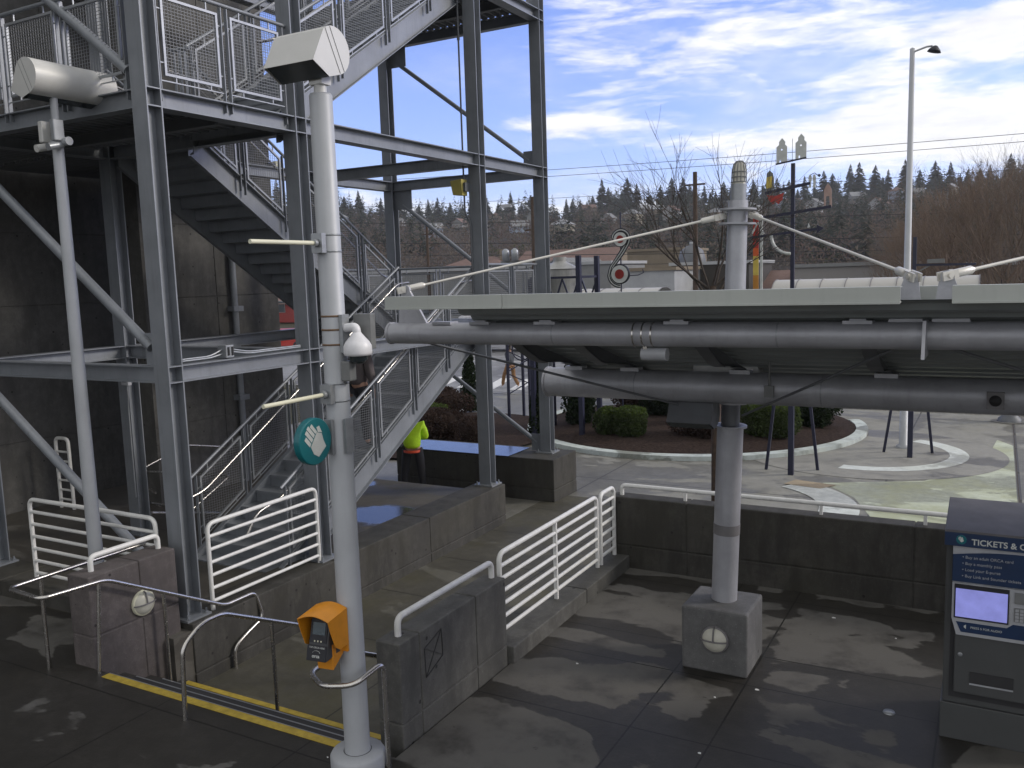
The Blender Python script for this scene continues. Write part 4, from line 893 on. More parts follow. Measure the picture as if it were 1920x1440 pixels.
for x in (-3.60, -3.02, -1.98, -0.78, 0.5, 1.8, 3.1):
    mb = MB(); pts = []
    for i in range(13):
        y = 6.10+i*(8.45-6.10)/12; t = (y-6.10)/(8.45-6.10)
        dpt = 0.025+0.11*math.exp(-((y-6.95)/0.42)**2)
        pts.append((y, zdeck(y)-0.034, zdeck(y)-0.034-dpt))
    n = len(pts)
    up_ = 0
    P = [(x+s_*0.006, y, a+up_) for s_ in (-1, 1) for y, a, b in pts]+[(x+s_*0.006, y, b) for s_ in (-1, 1) for y, a, b in pts]
    Fs = []
    for i in range(n-1): Fs += [(i, i+1, 2*n+i+1, 2*n+i), (n+i, 3*n+i, 3*n+i+1, n+i+1), (2*n+i, 2*n+i+1, 3*n+i+1, 3*n+i), (i, n+i, n+i+1, i+1)]
    mb.add(P, Fs)
    P = [(x+s_*0.05, y, b+q_) for q_ in (0, -0.01) for s_ in (-1, 1) for y, a, b in pts]; Fs = []
    for i in range(n-1): Fs += [(i, n+i, n+i+1, i+1), (2*n+i, 2*n+i+1, 3*n+i+1, 3*n+i)]
    mb.add(P, Fs); mb.build('rib', STEEL_D, cp)
    mb = MB(); mb.box(x-0.09, x+0.09, 5.94, 6.06, 3.425, 3.447); mb.box(x-0.05, x+0.05, 5.96, 6.04, 3.447, 3.458); mb.build('saddle', SILV, cp)
    mb = MB(); mb.box(x-0.09, x+0.09, 7.69, 7.81, 2.872, 2.908); mb.build('saddle', SILV, cp)
def fascia(x0, x1, y, z0, z1, name='fascia'):
    mb = MB(); mb.box(x0, x1, y, y+0.012, z0, z1); mb.box(x0, x1, y-0.012, y, z0-0.008, z0+0.004); mb.box(x0, x1, y+0.012, y+0.13, z0-0.003, z0+0.008); mb.box(x0, x1, y+0.012, y+0.11, z1-0.005, z1)
    mb.box(x0, x0+0.01, y+0.0122, y+0.13, z0+0.008, z1-0.005)
    return mb.build(name, FASC, cp)
fascia(-4.26, -3.19, 5.60, 3.573, 3.667); fascia(-3.186, -0.50, 5.60, 3.573, 3.667); fascia(-0.228, 6.4, 5.60, 3.573, 3.667); 
fascia(-0.60, -0.19, 6.14, 3.551, 3.653, 'fascia_link')
mb = MB(); mb.box(-4.05, -3.87, 5.94, 6.06, 3.425, 3.447); mb.build('saddle', SILV, cp)
def anchor(x0, x1, xt, name='anchor_plate'):
    """tapered lug plate in the plane of the cable, round eye at its top"""
    pts = [(x0, 3.415), (x1, 3.415)]
    R0 = 0.042; zt = 3.71; A0 = [(xt+R0*math.cos(R(a_)), zt+R0*math.sin(R(a_))) for a_ in range(-10, 200, 15)]
    pts += A0; n = len(pts); mb = MB()
    mb.add([(x, y, z) for y in (5.982, 6.006) for x, z in pts], [tuple(range(n)), tuple(range(n, 2*n))[::-1]]+[(i, (i+1) % n, n+(i+1) % n, n+i) for i in range(n)])
    mb.build(name, SILV, cp)
anchor(-4.42, -4.12, -4.33); anchor(-0.61, -0.40, -0.475); anchor(-0.355, -0.13, -0.275)
mb = MB(); mb.hexa([(-0.395, 5.78, 3.22), (-0.375, 5.78, 3.22), (-0.375, 6.10, 3.22), (-0.395, 6.10, 3.22), (-0.395, 5.86, 3.45), (-0.375, 5.86, 3.45), (-0.375, 6.10, 3.45), (-0.395, 6.10, 3.45)]); mb.build('splice_plate', SILV, cp)
def rod(p0, p1, r_=0.0108, mat=ROD, cl=True):
    p0, p1 = Vector(p0), Vector(p1); d = (p1-p0).normalized()
    mb = MB(); mb.tube([p0, p1], r_, 12); o = mb.build('tie_rod', mat, cp)
    if cl:
        for p, s_ in ((p0, 1), (p1, -1)):
            mb = MB(); mb.tube([p+d*s_*0.03, p+d*s_*0.05, p+d*s_*0.17, p+d*s_*0.19], [0.022, 0.027, 0.027, 0.016], 16)
            sd_ = d.cross(Vector((0,0,1))).normalized()
            for q in (-1, 1): mb.bar(p-d*s_*0.05+sd_*q*0.024, p+d*s_*0.06+sd_*q*0.024, 0.012, 0.055)
            mb.tube([p-sd_*0.04, p+sd_*0.04], 0.018, 12); mb.build('clevis', ROD, o)
mc = mast(3.66)
rod(mc+Vector((-0.16, -0.04, 0)), (-4.36, 5.99, 3.715)); rod(mc+Vector((0.15, -0.05, 0)), (-0.465, 5.99, 3.72))
rod((-0.275, 5.99, 3.72), (1.95, 8.0, 4.22))
ml = mast(1.82)
rod(ml+Vector((-0.12, -0.03, 0)), (-4.15, 6.02, 3.27), 0.011, STEEL_D, False); rod(ml+Vector((0.12, -0.03, 0)), (-0.55, 6.02, 3.27), 0.011, STEEL_D, False); rod((-0.25, 6.02, 3.27), (1.8, 8.0, 2.4), 0.011, STEEL_D, False)
for x in (-2.30, -2.23, -2.16): mb = MB(); mb.tube([(x-0.006, 6.0, 3.35), (x+0.006, 6.0, 3.35)], 0.0895, 40); mb.build('strap', INOX, cp)
sp_ = empty('speaker', (-2.18, 6.0, 3.2), 'small pale cylindrical speaker clamped under the near canopy pipe', 'speaker')
mb = MB(); mb.tube([(-2.26, 6.02, 3.205), (-2.07, 6.02, 3.205)], 0.048, 24); mb.build('drum', TVMS, sp_); mb = MB(); mb.bar((-2.23, 6.0, 3.27), (-2.23, 6.0, 3.23), 0.03, 0.02, (0,1,0)); mb.build('clamp', INOX, sp_)
fl = empty('floodlight', (-2.4, 7.72, 2.48), 'dark half round floodlight hanging under the far canopy pipe at the mast', 'light')
flood_head(fl, (-2.45, 7.86, 2.49), (1, 0, 0), (0, -1, 0), 0.42, 0.78, STEEL_D)
bx = empty('junction_box', (-1.68, 7.6, 2.74), 'small grey box with a riser on the far canopy pipe right of the mast', 'junction box')
mb = MB(); mb.box(-1.74, -1.66, 7.575, 7.612, 2.69, 2.79); mb.build('box_body', GREYP, bx); mb = MB(); mb.tube([(-1.70, 7.6, 2.79), (-1.70, 7.6, 3.0)], 0.009, 8); mb.build('riser', GREYP, bx)
fx = empty('fixture_box', (0.02, 7.58, 2.75), 'dark round lamp on a grey plate at the right end of the far canopy pipe', 'light')
mb = MB(); mb.box(-0.05, 0.07, 7.56, 7.60, 2.67, 2.80); mb.build('plate', TVMT, fx); mb = MB(); mb.lathe((0.01, 7.56, 2.735), (0, -1, 0), [(0.042, 0), (0.042, 0.015), (0, 0.02)], 20); mb.build('lens', BLACK, fx)
# pedestal
ped = empty('pedestal', (-2.24, 8.08, 0), 'square concrete pedestal under the canopy mast with a round light on its front', 'pedestal')
mb = MB(); mb.box(-2.56, -1.93, 7.77, 8.38, 0.0, 0.62); mb.build('block', CONC_B, ped, bevel=0.022)
bulkhead(ped, (-2.23, 7.768, 0.34), (0, -1, 0), 0.125)

# ================= TICKET MACHINE =================
tm = empty('ticket_machine', (0.25, 7.6, 0), 'dark grey ticket machine with a blue header and lit violet screen at the right edge', 'ticket machine')
mb = MB(); mb.box(-0.305, 0.72, 7.44, 8.10, 0.0, 0.30); mb.build('plinth', TVMG, tm, bevel=0.006)
mb = MB(); mb.box(-0.29, 0.72, 7.45, 8.05, 0.302, 1.73); mb.build('cabinet', TVMG, tm, bevel=0.01)
mb = MB(); mb.box(-0.245, 0.68, 7.436, 7.449, 0.36, 1.54); mb.build('door_recess_dark', BLACK, tm)  # black frame painted in for the dark of the recess round the door
mb = MB(); mb.box(-0.212, 0.66, 7.385, 7.447, 0.42, 1.61); mb.build('door', TVMG, tm, bevel=0.01)
mb = MB(); mb.lathe((-0.17, 7.386, 0.74), (0,-1,0), [(0.018,0),(0.018,0.006),(0.008,0.008),(0,0.008)], 16); mb.build('lock', GALV, tm)
mb = MB(); mb.box(-0.10, 0.20, 7.381, 7.3855, 0.505, 0.518); mb.build('tray_lip', TVMS, tm)
mb = MB(); mb.hexa([(-0.30, 7.33, 1.735), (0.73, 7.33, 1.735), (0.73, 8.06, 1.735), (-0.30, 8.06, 1.735), (-0.30, 7.35, 1.748), (0.73, 7.35, 1.748), (0.73, 8.06, 1.835), (-0.30, 8.06, 1.835)]); mb.build('cap', TVMT, tm, bevel=0.012)
mb = MB(); mb.box(-0.30, 0.73, 7.34, 8.02, 1.545, 1.653); mb.build('header', BLUEG, tm, bevel=0.004)
mb = MB(); mb.box(-0.24, 0.68, 7.37, 7.384, 1.24, 1.543); mb.build('poster_plate', TVMS, tm)
mb = MB(); P = [(-0.24, 1.245), (0.68, 1.245), (0.68, 1.42)]+[(0.68-0.92*i/16, 1.42+0.085*math.sin(math.pi*(0.15+0.7*i/16))) for i in range(1, 17)]; n = len(P)
mb.add([(x, y, z) for y in (7.365, 7.3698) for x, z in P], [tuple(range(n)), tuple(range(n, 2*n))[::-1]]+[(i, (i+1) % n, n+(i+1) % n, n+i) for i in range(n)]); mb.build('blue_panel', BLUEG, tm)
text('lettering', 'TICKETS & ORCA', 0.064, (-0.115, 7.3385, 1.568), (1,0,0), (0,0,1), SIGNW, tm, 0.001, off=0.0012)
for i, t_ in enumerate(('• Buy an adult ORCA card', '• Buy a monthly pass', '• Load your E-purse', '• Buy Link and Sounder tickets')):
    text('lettering', t_, 0.032, (-0.175, 7.3640, 1.435-i*0.050), (1,0,0), (0,0,1), TVMS, tm, 0.0006)
mb = MB(); mb.lathe((-0.185, 7.339, 1.600), (0, -1, 0), [(0.036, -0.001), (0.036, 0.002), (0, 0.002)], 28, False); mb.build('emblem', TEAL, tm)
def hs(): 
    m0 = handsym(0, 0, 0, 0.032, R(38)); m0.v = [(-0.185+b_, 7.3365-a_, 1.600+c_) for a_, b_, c_ in m0.v]; return m0
hs().build('emblem', SIGNW, tm)
mb = MB(); P = [(-0.235, 1.235), (0.62, 1.235), (0.62, 0.93), (0.575, 0.82), (-0.20, 0.82), (-0.235, 0.95)]; n = len(P)
mb.add([(x, y, z) for y in (7.360, 7.384) for x, z in P], [tuple(range(n)), tuple(range(n, 2*n))[::-1]]+[(i, (i+1) % n, n+(i+1) % n, n+i) for i in range(n)]); mb.build('silver_surround', TVMS, tm, bevel=0.003)
mb = MB(); mb.box(-0.222, 0.150, 7.352, 7.361, 0.955, 1.228); mb.build('screen_bezel', DARKP, tm); mb = MB(); mb.box(-0.212, 0.140, 7.3495, 7.353, 0.968, 1.195); mb.build('screen', SCREEN, tm)
mb = MB(); P = [(-0.205, 0.925), (0.14, 0.925), (0.18, 0.96), (0.40, 0.96), (0.40, 0.86), (0.36, 0.845), (-0.17, 0.845)]; n = len(P)
mb.add([(x, y, z) for y in (7.3555, 7.3605) for x, z in P], [tuple(range(n)), tuple(range(n, 2*n))[::-1]]+[(i, (i+1) % n, n+(i+1) % n, n+i) for i in range(n)]); mb.build('audio_strip', BLUEG, tm)
text('lettering', 'PRESS 5 FOR AUDIO', 0.024, (-0.105, 7.3548, 0.882), (1,0,0), (0,0,1), SIGNW, tm, 0.0005)
mb = MB(); mb.add([(-0.15, 7.3548, .885), (-0.15, 7.3548, .897), (-0.135, 7.3548, .908), (-0.135, 7.3548, .874)], [(0,1,2,3)]); mb.build('speaker_symbol', SIGNW, tm)
mb = MB(); mb.box(0.185, 0.45, 7.348, 7.361, 1.13, 1.215); mb.build('card_slot', GREYP, tm)
kp = MB(); kp.box(0.185, 0.285, 7.352, 7.3605, 0.985, 1.095); kp.build('keypad', GREYP, tm)
kp = MB()
for i in range(3):
    for j in range(4): kp.box(0.192+i*0.031, 0.216+i*0.031, 7.346, 7.352, 0.990+j*0.026, 1.010+j*0.026)
kp.build('keys', TVMS, tm)
mb = MB(); mb.box(-0.10, 0.20, 7.378, 7.386, 0.52, 0.61); mb.build('coin_tray', BLACK, tm)
for ch in tm.children:
    nm = ch.name.split('.')[0]; zc_ = sum((v.co.z for v in ch.data.vertices), 0)/max(1, len(ch.data.vertices))+ch.location.z
    if nm in ('header',) or (nm in ('lettering', 'emblem') and zc_ > 1.5): ch.location.z += 0.080
    elif nm in ('blue_panel', 'silver_surround', 'screen_bezel', 'screen', 'audio_strip', 'speaker_symbol', 'card_slot', 'keypad', 'keys', 'poster_plate', 'lettering'): ch.location.z += 0.092
# litter and drain cap on the platform
for i, (x, y) in enumerate(((-2.9, 9.3), (-2.62, 9.55), (-1.45, 9.6), (-2.1, 7.3), (-1.95, 6.35), (-2.7, 8.3), (-4.6, 5.0), (-3.5, 7.4), (-1.8, 7.6), (-0.8, 9.3), (-3.0, 9.8))):
    mb = MB(); r_ = 0.008+0.005*(i % 3); pts = [(x+r_*math.cos(t)*(1+.3*math.sin(3*t+i)), y+r_*math.sin(t)*0.7) for t in [2*math.pi*k/7 for k in range(7)]]; mb.sheet(pts, 0.008, 0.006)
    tag(mb.build('litter', LITTER), 'tiny pale scrap of litter lying on the dark paving', 'litter', 'pale scraps on the paving')
dr = MB(); dr.lathe((-0.70, 7.67, 0.001), (0,0,1), [(0.0, 0.012), (0.045, 0.012), (0.05, 0.0)], 24); tag(dr.build('drain_cap', GALV), 'small round metal cap set in the paving before the ticket machine', 'drain cap')

# ================= SHRUBS AND TREES =================
rnd = random.Random(11)
def leafquad(mb, p, s, rr):
    a = Vector((rr.gauss(0,1), rr.gauss(0,1), rr.gauss(0,1))).normalized(); b = a.orthogonal().normalized(); c = a.cross(b)
    t = rr.random()*6.28; u = b*math.cos(t)+c*math.sin(t); v = a.cross(u)
    u *= s; v *= s*0.6
    mb.add([p-u, p+v, p+u, p-v], [(0,1,2,3)])
def shrub(name, label, cat, loc, rx, ry, h, mats, n=2600, s=0.045, shape='ball', group=None):
    e = empty(name, loc, label, cat, group); rr = random.Random(hash((round(loc[0]*10), round(loc[1]*10))) & 0xffff)
    mb = MB(); base = Vector(loc); seed = Vector((loc[0]*3, loc[1]*3, 0))
    core_ = MB(); nu, nv = 14, 8; P = []
    def rad(zt):
        if shape == 'cone': return max(0.04, (1-zt)**0.75*(0.55+0.45*min(1, zt*5+0.3)))
        if shape == 'box': return (1-abs(2*zt-1)**5)**0.35*0.98+0.02
        return max(0.05, (1-(2*zt-0.9)**2/1.25))**0.5
    for j in range(nv+1):
        zt = j/nv; r_ = rad(min(.999, max(.001, zt)))*0.70
        for i in range(nu): t = 2*math.pi*i/nu; P.append(base+Vector((rx*r_*math.cos(t), ry*r_*math.sin(t), 0.06+h*0.93*zt)))
    core_.add(P, [(j*nu+i, j*nu+(i+1) % nu, (j+1)*nu+(i+1) % nu, (j+1)*nu+i) for j in range(nv) for i in range(nu)]+[tuple(range(nv*nu, nv*nu+nu))], True)
    for i in range(n):
        zt = rr.random(); t = rr.random()*2*math.pi; k = rad(zt)
        q = Vector((rx*math.cos(t), ry*math.sin(t), 0))
        bump = 1+(0.38*noise.noise(Vector((math.cos(t)*2.2, math.sin(t)*2.2, zt*3))+seed)+0.18*noise.noise(Vector((math.cos(t)*6, math.sin(t)*6, zt*7))+seed))*(1 if shape != 'box' else 0.45)
        dep = rr.random()**3*0.35
        p = base+q*k*bump*(1-dep)+Vector((0, 0, 0.05+h*zt+0.02*rr.gauss(0,1)))
        if zt > 0.9: p = base+q*k*rr.random()**0.5*bump+Vector((0, 0, 0.05+h*zt))
        mb.cur = 1 if (len(mats) > 1 and (zt > 0.72 and rr.random() < 0.5)) else 0
        leafquad(mb, p, s*(0.6+0.8*rr.random()), rr)
    mb.build('foliage', mats, e, loc=tuple(base)); core_.build('inner_foliage', mats[0], e)
    st_ = MB(); st_.tube([base+Vector((0,0,-0.08)), base+Vector((0.02,0,h*0.5))], [0.035, 0.02], 7)
    for k in range(4): t = k*1.6; st_.tube([base+Vector((0,0,0.02)), base+Vector((rx*.5*math.cos(t), ry*.5*math.sin(t), h*0.5))], [0.018, 0.008], 5)
    st_.build('stem', BARK, e); return e
BZ = PZ+0.16
shrub('evergreen_shrub', 'tall dark evergreen shrub at the left end of the round bed', 'shrub', (-10.35, 22.5, BZ), .48, .48, 2.1, [EVG], 3600)
shrub('shrub', 'loose light green shrub next to the clipped box shrub in the round bed', 'shrub', (-8.95, 21.25, BZ), .40, .38, .72, [GREEN, GREENB], 2000, .04)
shrub('shrub', 'dense clipped green box shrub at the front of the round bed', 'shrub', (-8.28, 21.1, BZ), .42, .40, .78, [GREEN, GREENB], 3400, .035, 'box')
shrub('shrub', 'wide reddish brown leafless shrub in the middle of the round bed', 'shrub', (-6.55, 21.6, BZ), .75, .5, .95, [BROWNS], 3400, .035)
shrub('evergreen_shrub', 'broad dark evergreen shrub behind the clipped box shrub in the round bed', 'shrub', (-8.4, 24.2, BZ+.1), .85, .7, 1.7, [EVG], 4200)
shrub('shrub', 'small bright yellow green shrub peeking over the brown shrub in the round bed', 'shrub', (-7.35, 23.0, BZ+.1), .35, .35, .95, [GREENB], 1500, .04)
shrub('shrub', 'large clipped green shrub behind the front legs of the tall sculpture', 'shrub', (-4.95, 22.2, BZ), .72, .5, .95, [GREEN, GREENB], 4200, .035, 'box')
shrub('evergreen_shrub', 'dark rounded evergreen shrub at the right end of the round bed', 'shrub', (-4.25, 24.2, BZ), .62, .62, 1.55, [EVG], 4200)
shrub('shrub', 'dark brown leafless shrub at the back left of the round bed', 'shrub', (-9.6, 24.9, BZ), .75, .6, 1.25, [BROWNS], 2600, .04)
shrub('shrub', 'broad purplish brown shrub behind the worker, the higher of the two', 'shrub', (-15.1, 22.5, PZ+.1), .95, .8, .95, [BROWNS], 3600, .04)
shrub('shrub', 'wide purplish brown shrub just above the wall capping behind the worker', 'shrub', (-13.3, 19.6, PZ+.08), .95, .7, .80, [BROWNS], 3600, .04)
shrub('shrub', 'light green shrub between the two purplish brown shrubs by the worker', 'shrub', (-14.35, 20.9, PZ+.1), .5, .45, .70, [GREEN, GREENB], 1600, .04)
shrub('shrub', 'round brown twiggy shrub seen past the third tower column', 'shrub', (-11.75, 18.9, PZ+.02), .52, .5, .82, [BROWNS], 2400, .03)
shrub('evergreen_shrub', 'narrow dark columnar evergreen left of the third tower column', 'shrub', (-15.25, 24.4, PZ), .34, .34, 2.5, [EVG], 3000, .045, 'cone')
shrub('evergreen_shrub', 'narrow dark columnar evergreen left of the last tower column', 'shrub', (-11.05, 21.2, PZ), .30, .30, 2.1, [EVG], 3000, .045, 'cone')

def branch(mb, p, d, L, r_, depth, rr, spread=0.5, upb=0.12, ns=5):
    pts = [p]; rs = [r_]; q = p.copy(); dd = d.copy(); seg = 3 if depth > 1 else 2
    for i in range(seg):
        dd = (dd+Vector((rr.gauss(0,.09), rr.gauss(0,.09), rr.gauss(0,.05)+upb*0.3))).normalized(); q = q+dd*L/seg; pts.append(q.copy()); rs.append(r_*(1-0.42*(i+1)/seg))
    mb.tube(pts, rs, 7 if depth > 4 else (4 if depth > 2 else 3), False)
    if depth <= 0: return
    for k in range(ns if depth > 1 else 3):
        f = 0.35+0.65*(k+0.6*rr.random())/ns; i = min(seg-1, int(f*seg)); b = pts[i].lerp(pts[i+1], f*seg-i)
        a = dd.orthogonal().normalized(); c = dd.cross(a); t = rr.random()*6.28
        nd = (dd*(1-spread*0.35)+(a*math.cos(t)+c*math.sin(t))*spread+Vector((0,0,upb))).normalized()
        branch(mb, b, nd, L*(0.55+0.25*rr.random()), max(rs[i]*0.55, 0.0035), depth-1, rr, spread, upb, ns)
t1 = empty('bare_tree', (-4.62, 16.2, PZ), 'bare street tree with thin twiggy branches rising behind the canopy mast', 'tree')
mb = MB(); mb.tube([(-4.62, 16.2, PZ), (-4.62, 16.21, 1.2), (-4.66, 16.2, 3.0), (-4.68, 16.2, 3.5)], [0.095, 0.085, 0.07, 0.06], 14); mb.build('trunk', WOODB, t1)
mb = MB(); rr = random.Random(5)
for k, (dx, dy, dz, L) in enumerate(((-.75, .1, .8, 1.7), (.75, .1, .9, 1.5), (-.35, -.2, .9, 1.8), (.25, .3, 1, 1.6), (-.9, -.1, .35, 1.4), (.95, 0, .45, 1.2), (.5, -.4, .6, 1.3))):
    branch(mb, Vector((-4.67, 16.2, 3.1+0.07*k)), Vector((dx*.8, dy, dz+.25)).normalized(), L*1.02, 0.027, 3, rr, 0.50, 0.12, 4)
mb.build('crown', BARK, t1)
# big bare trees at the right, beyond the road
def bare_big(name, label, loc, h, w_, mat, seed):
    e = empty(name, loc, label, 'tree', 'bare trees at the right'); rr = random.Random(seed); b = Vector(loc)
    mb = MB(); mb.tube([b, b+Vector((0.1, 0, h*0.25)), b+Vector((0, 0.1, h*0.45))], [0.22, 0.17, 0.12], 10); mb.build('trunk', BARK, e)
    mb = MB()
    for k in range(11):
        t = k*2.4; o = b+Vector((0, 0, h*(0.08+0.035*k))); branch(mb, o, Vector((math.cos(t)*w_, math.sin(t)*w_, 1)).normalized(), h*0.36, 0.06, 4, rr, 0.5, 0.16, 4)
    for k in range(1600):      # fine outer twigs
        t = rr.random()*6.28; zt = rr.random()**0.8; r_ = w_*h*0.42*(1-(2*zt-0.75)**2/1.9)**0.5*rr.random()**0.5
        p = b+Vector((math.cos(t)*r_, math.sin(t)*r_, h*(0.06+0.86*zt))); d = Vector((math.cos(t)*0.35+rr.gauss(0,.2), math.sin(t)*0.35+rr.gauss(0,.2), 1)).normalized()
        L = 0.5+0.7*rr.random(); s_ = d.orthogonal().normalized()*0.013; mb.add([p-s_, p+s_, p+d*L], [(0,1,2)])
    mb.build('crown', mat, e)
for args in (('bare_tree', 'tall bare reddish brown tree, third from the right edge', (-2.3, 50, PZ), 8.4, .75, TWIGR, 3), ('bare_tree', 'tall bare reddish brown tree with pale upper twigs near the right edge', (0.2, 46, PZ), 9.0, .85, TWIGR, 4), ('bare_tree', 'bare brown tree cut by the right edge of the view', (2.6, 48, PZ), 9.8, .9, TWIG, 8), ('bare_tree', 'lower bare reddish tree left of the tall ones at right', (-4.2, 56, PZ), 7.0, .8, TWIGR, 9)):
    bare_big(*args)

# ================= SCULPTURES =================
def legs(name, label, c, h, pts, extra=(), cat='sculpture'):
    e = empty(name, (c[0], c[1], PZ), label, cat)
    mb = MB(); mb.box(c[0]-.055, c[0]+.055, c[1]-.055, c[1]+.055, PZ, 2.9); mb.box(c[0]-.038, c[0]+.038, c[1]-.038, c[1]+.038, 2.9, max(h, 2.95)); mb.build('main_post', NAVY, e)
    for p, ht in pts: mb = MB(); mb.bar((p[0], p[1], PZ), (c[0]+(p[0]-c[0])*.25, c[1]+(p[1]-c[1])*.25, ht), 0.06, 0.06, (0,1,0)); mb.build('leg', NAVY, e)
    return e
SC = 0.01035
def sx(px): return -3.79+(px-1485)*SC
def sz(py): return 5.95-(py-303)*SC
s1 = legs('signpost_sculpture', 'tall navy totem sculpture with cut out silos, arrows and figures on its arms', (-3.79, 19.02), sz(305), (((-4.39, 19.35), 3.0), ((-3.34, 19.64), 3.0)))
ys_ = 18.93
def bar_(px0, py0, px1, py1, w_=0.05, nm='arm', mat=NAVY): mb = MB(); mb.bar((sx(px0), ys_, sz(py0)), (sx(px1), ys_, sz(py1)), 0.04, w_); return mb.build(nm, mat, s1)
bar_(1453, 305, 1512, 297, .03); bar_(1432, 361, 1520, 347, .06); bar_(1420, 410, 1560, 395, .06); bar_(1405, 448, 1535, 437, .05)
mb = MB(); mb.bar((sx(1485), ys_, sz(303)), (sx(1485), ys_, sz(258)), 0.008, 0.008, (0,1,0)); mb.build('finial', NAVY, s1)
def panel(nm, pts, mat, th=0.02, y=None, par=None):
    y = ys_ if y is None else y; mb = MB(); n = len(pts); mb.add([(sx(a), yy, sz(b)) for yy in (y-th/2, y+th/2) for a, b in pts], [tuple(range(n)), tuple(range(n, 2*n))[::-1]]+[(i, (i+1) % n, n+(i+1) % n, n+i) for i in range(n)]); return mb.build(nm, mat, par or s1)
for ox, oy in ((1454, 303), (1491, 298)):
    # silo silhouette built as strips round its window holes
    W = 21
    panel('silo_panel', [(ox, oy), (ox+6, oy), (ox+6, oy-6), (ox+9, oy-6), (ox+9, oy), (ox+21, oy), (ox+21, oy-27), (ox+12, oy-27), (ox+12, oy-24), (ox+9, oy-24), (ox+9, oy-27), (ox, oy-27)], SIGNW)
    panel('silo_panel', [(ox, oy-27.1), (ox+21, oy-27.1), (ox+21, oy-31), (ox+17, oy-35), (ox+17, oy-41), (ox+11, oy-48), (ox+5, oy-41), (ox+5, oy-35), (ox, oy-31)], SIGNW)
panel('silo_panel', [(1434, 356), (1449, 354), (1449, 330), (1447, 322), (1441, 316), (1435, 322)], GREYP); panel('yellow_panel', [(1435, 352), (1446, 350), (1446, 328), (1435, 330)], YELP, y=ys_-0.03)
panel('red_blossom', [(1436, 365), (1440, 376), (1448, 384), (1452, 378), (1458, 384), (1466, 376), (1469, 362), (1455, 367)], RED)
for o in (0, 8): panel('figure_panel', [(1516+o, 356), (1518+o, 348), (1516+o, 338), (1518+o, 331), (1521+o, 331), (1523+o, 338), (1521+o, 348), (1522+o, 356)], SIGNW)
mb = MB(); mb.tube([(sx(1520), ys_, sz(331)), (sx(1528), ys_, sz(328)), (sx(1534), ys_, sz(333))], 0.008, 6); mb.build('stem_wire', NAVY, s1); panel('leaf', [(1533, 334), (1536, 330), (1540, 333), (1537, 337)], NAVY)
panel('tower_panel', [(1546, 396), (1549, 396), (1550, 375), (1556, 375), (1557, 395), (1561, 395), (1560, 362), (1557, 355), (1553, 350), (1549, 356), (1546, 363)], paint('pinkish_panel', (.35, .25, .22), .6))
panel('arrow_head', [(1533, 446), (1533, 429), (1547, 436)], NAVY); panel('sail', [(1515, 434), (1520, 433), (1517.5, 425)], SIGNW)
pts = [(1445+38*(1-math.cos(t)), 446+38*math.sin(t)) for t in [math.pi/2*i/8 for i in range(9)]]
mb = MB(); mb.tube([(sx(a), ys_-.02, sz(b)) for a, b in pts], 0.035, 4); mb.build('curved_arm', SIGNW, s1)
e2 = s1
mb = MB(); 
for a, b, mt, nm in ((408, 470, RED, 'red_band'), (470, 486, ORG, 'orange_band'), (486, 525, YELP, 'yellow_band'), (525, 560, paint('amber_paint', (.45, .2, .03), .5), 'amber_band')):
    mb = MB(); x = sx(1412.5); mb.box(x-.055, x+.055, 18.96, 18.99, max(PZ, sz(b)+0.001), sz(a)); mb.build(nm, mt, e2)
mb = MB(); x = sx(1424); mb.box(x-.025, x+.025, 18.96, 18.99, sz(560), sz(408)); mb.build('white_strip', SIGNW, e2)
mb = MB(); mb.bar((sx(1407), 18.90, sz(440)), (sx(1418), 18.90, sz(418)), .02, .03); mb.bar((sx(1418), 18.90, sz(418)), (sx(1430), 18.90, sz(442)), .02, .03); mb.build('white_figure', SIGNW, e2)
s2 = legs('signpost_sculpture', 'navy post sculpture with a flat arm beside the street lamp', (-1.66, 21.7), 4.38, (((-2.26, 22.12), 2.5), ((-1.23, 22.37), 2.5)))
mb = MB(); mb.bar((-1.69, 21.7, 3.76), (-0.44, 21.7, 3.74), .05, .05); mb.build('arm', NAVY, s2)
mb = MB(); mb.bar((-1.69, 21.7, 3.55), (-1.35, 21.7, 3.74), .03, .03); mb.box(-1.40, -1.05, 21.64, 21.70, 3.79, 3.88); mb.build('brackets', GREYP, s2)
s3 = empty('water_tower_sculpture', (-10.4, 21.6, PZ), 'small silver tank with a conical top on a navy trestle', 'sculpture')
mb = MB(); mb.lathe((-10.45, 21.6, 3.15), (0,0,1), [(0, 0), (.52, 0), (.52, .78), (.56, .80), (.20, .98), (.18, 1.0), (.18, 1.12), (0, 1.12)], 36, False); mb.build('tank', paint('tank_silver', (.33,.33,.31), .4, .3, .2, 3, grime=.4), s3)
for x in (-11.05, -9.62):
    for y in (21.0, 22.2): mb = MB(); mb.box(x-.06, x+.06, y-.06, y+.06, PZ, 4.28 if x > -10 else 3.7); mb.build('leg', NAVY, s3)
mb = MB()
for y in (21.0, 22.2):
    mb.bar((-11.05, y, 3.72), (-9.62, y, 3.72), .05, .06); mb.bar((-11.05, y, 3.0), (-9.62, y, 3.0), .05, .06)
    for a in range(3): x = -11.05+a*.477; mb.bar((x, y, 3.68), (x+.24, y, 3.05), .035, .04); mb.bar((x+.24, y, 3.05), (x+.477, y, 3.68), .035, .04)
for x in (-11.05, -9.62): mb.bar((x, 21.0, 3.72), (x, 22.2, 3.72), .05, .06); mb.bar((x, 21.0, 1.2), (x, 22.2, 2.2), .03, .03)
mb.build('lattice', NAVY, s3)
s4 = empty('trestle_sculpture', (-12.95, 23.6, PZ), 'cluster of slim navy posts with cross bracing seen between the last two tower columns', 'sculpture')
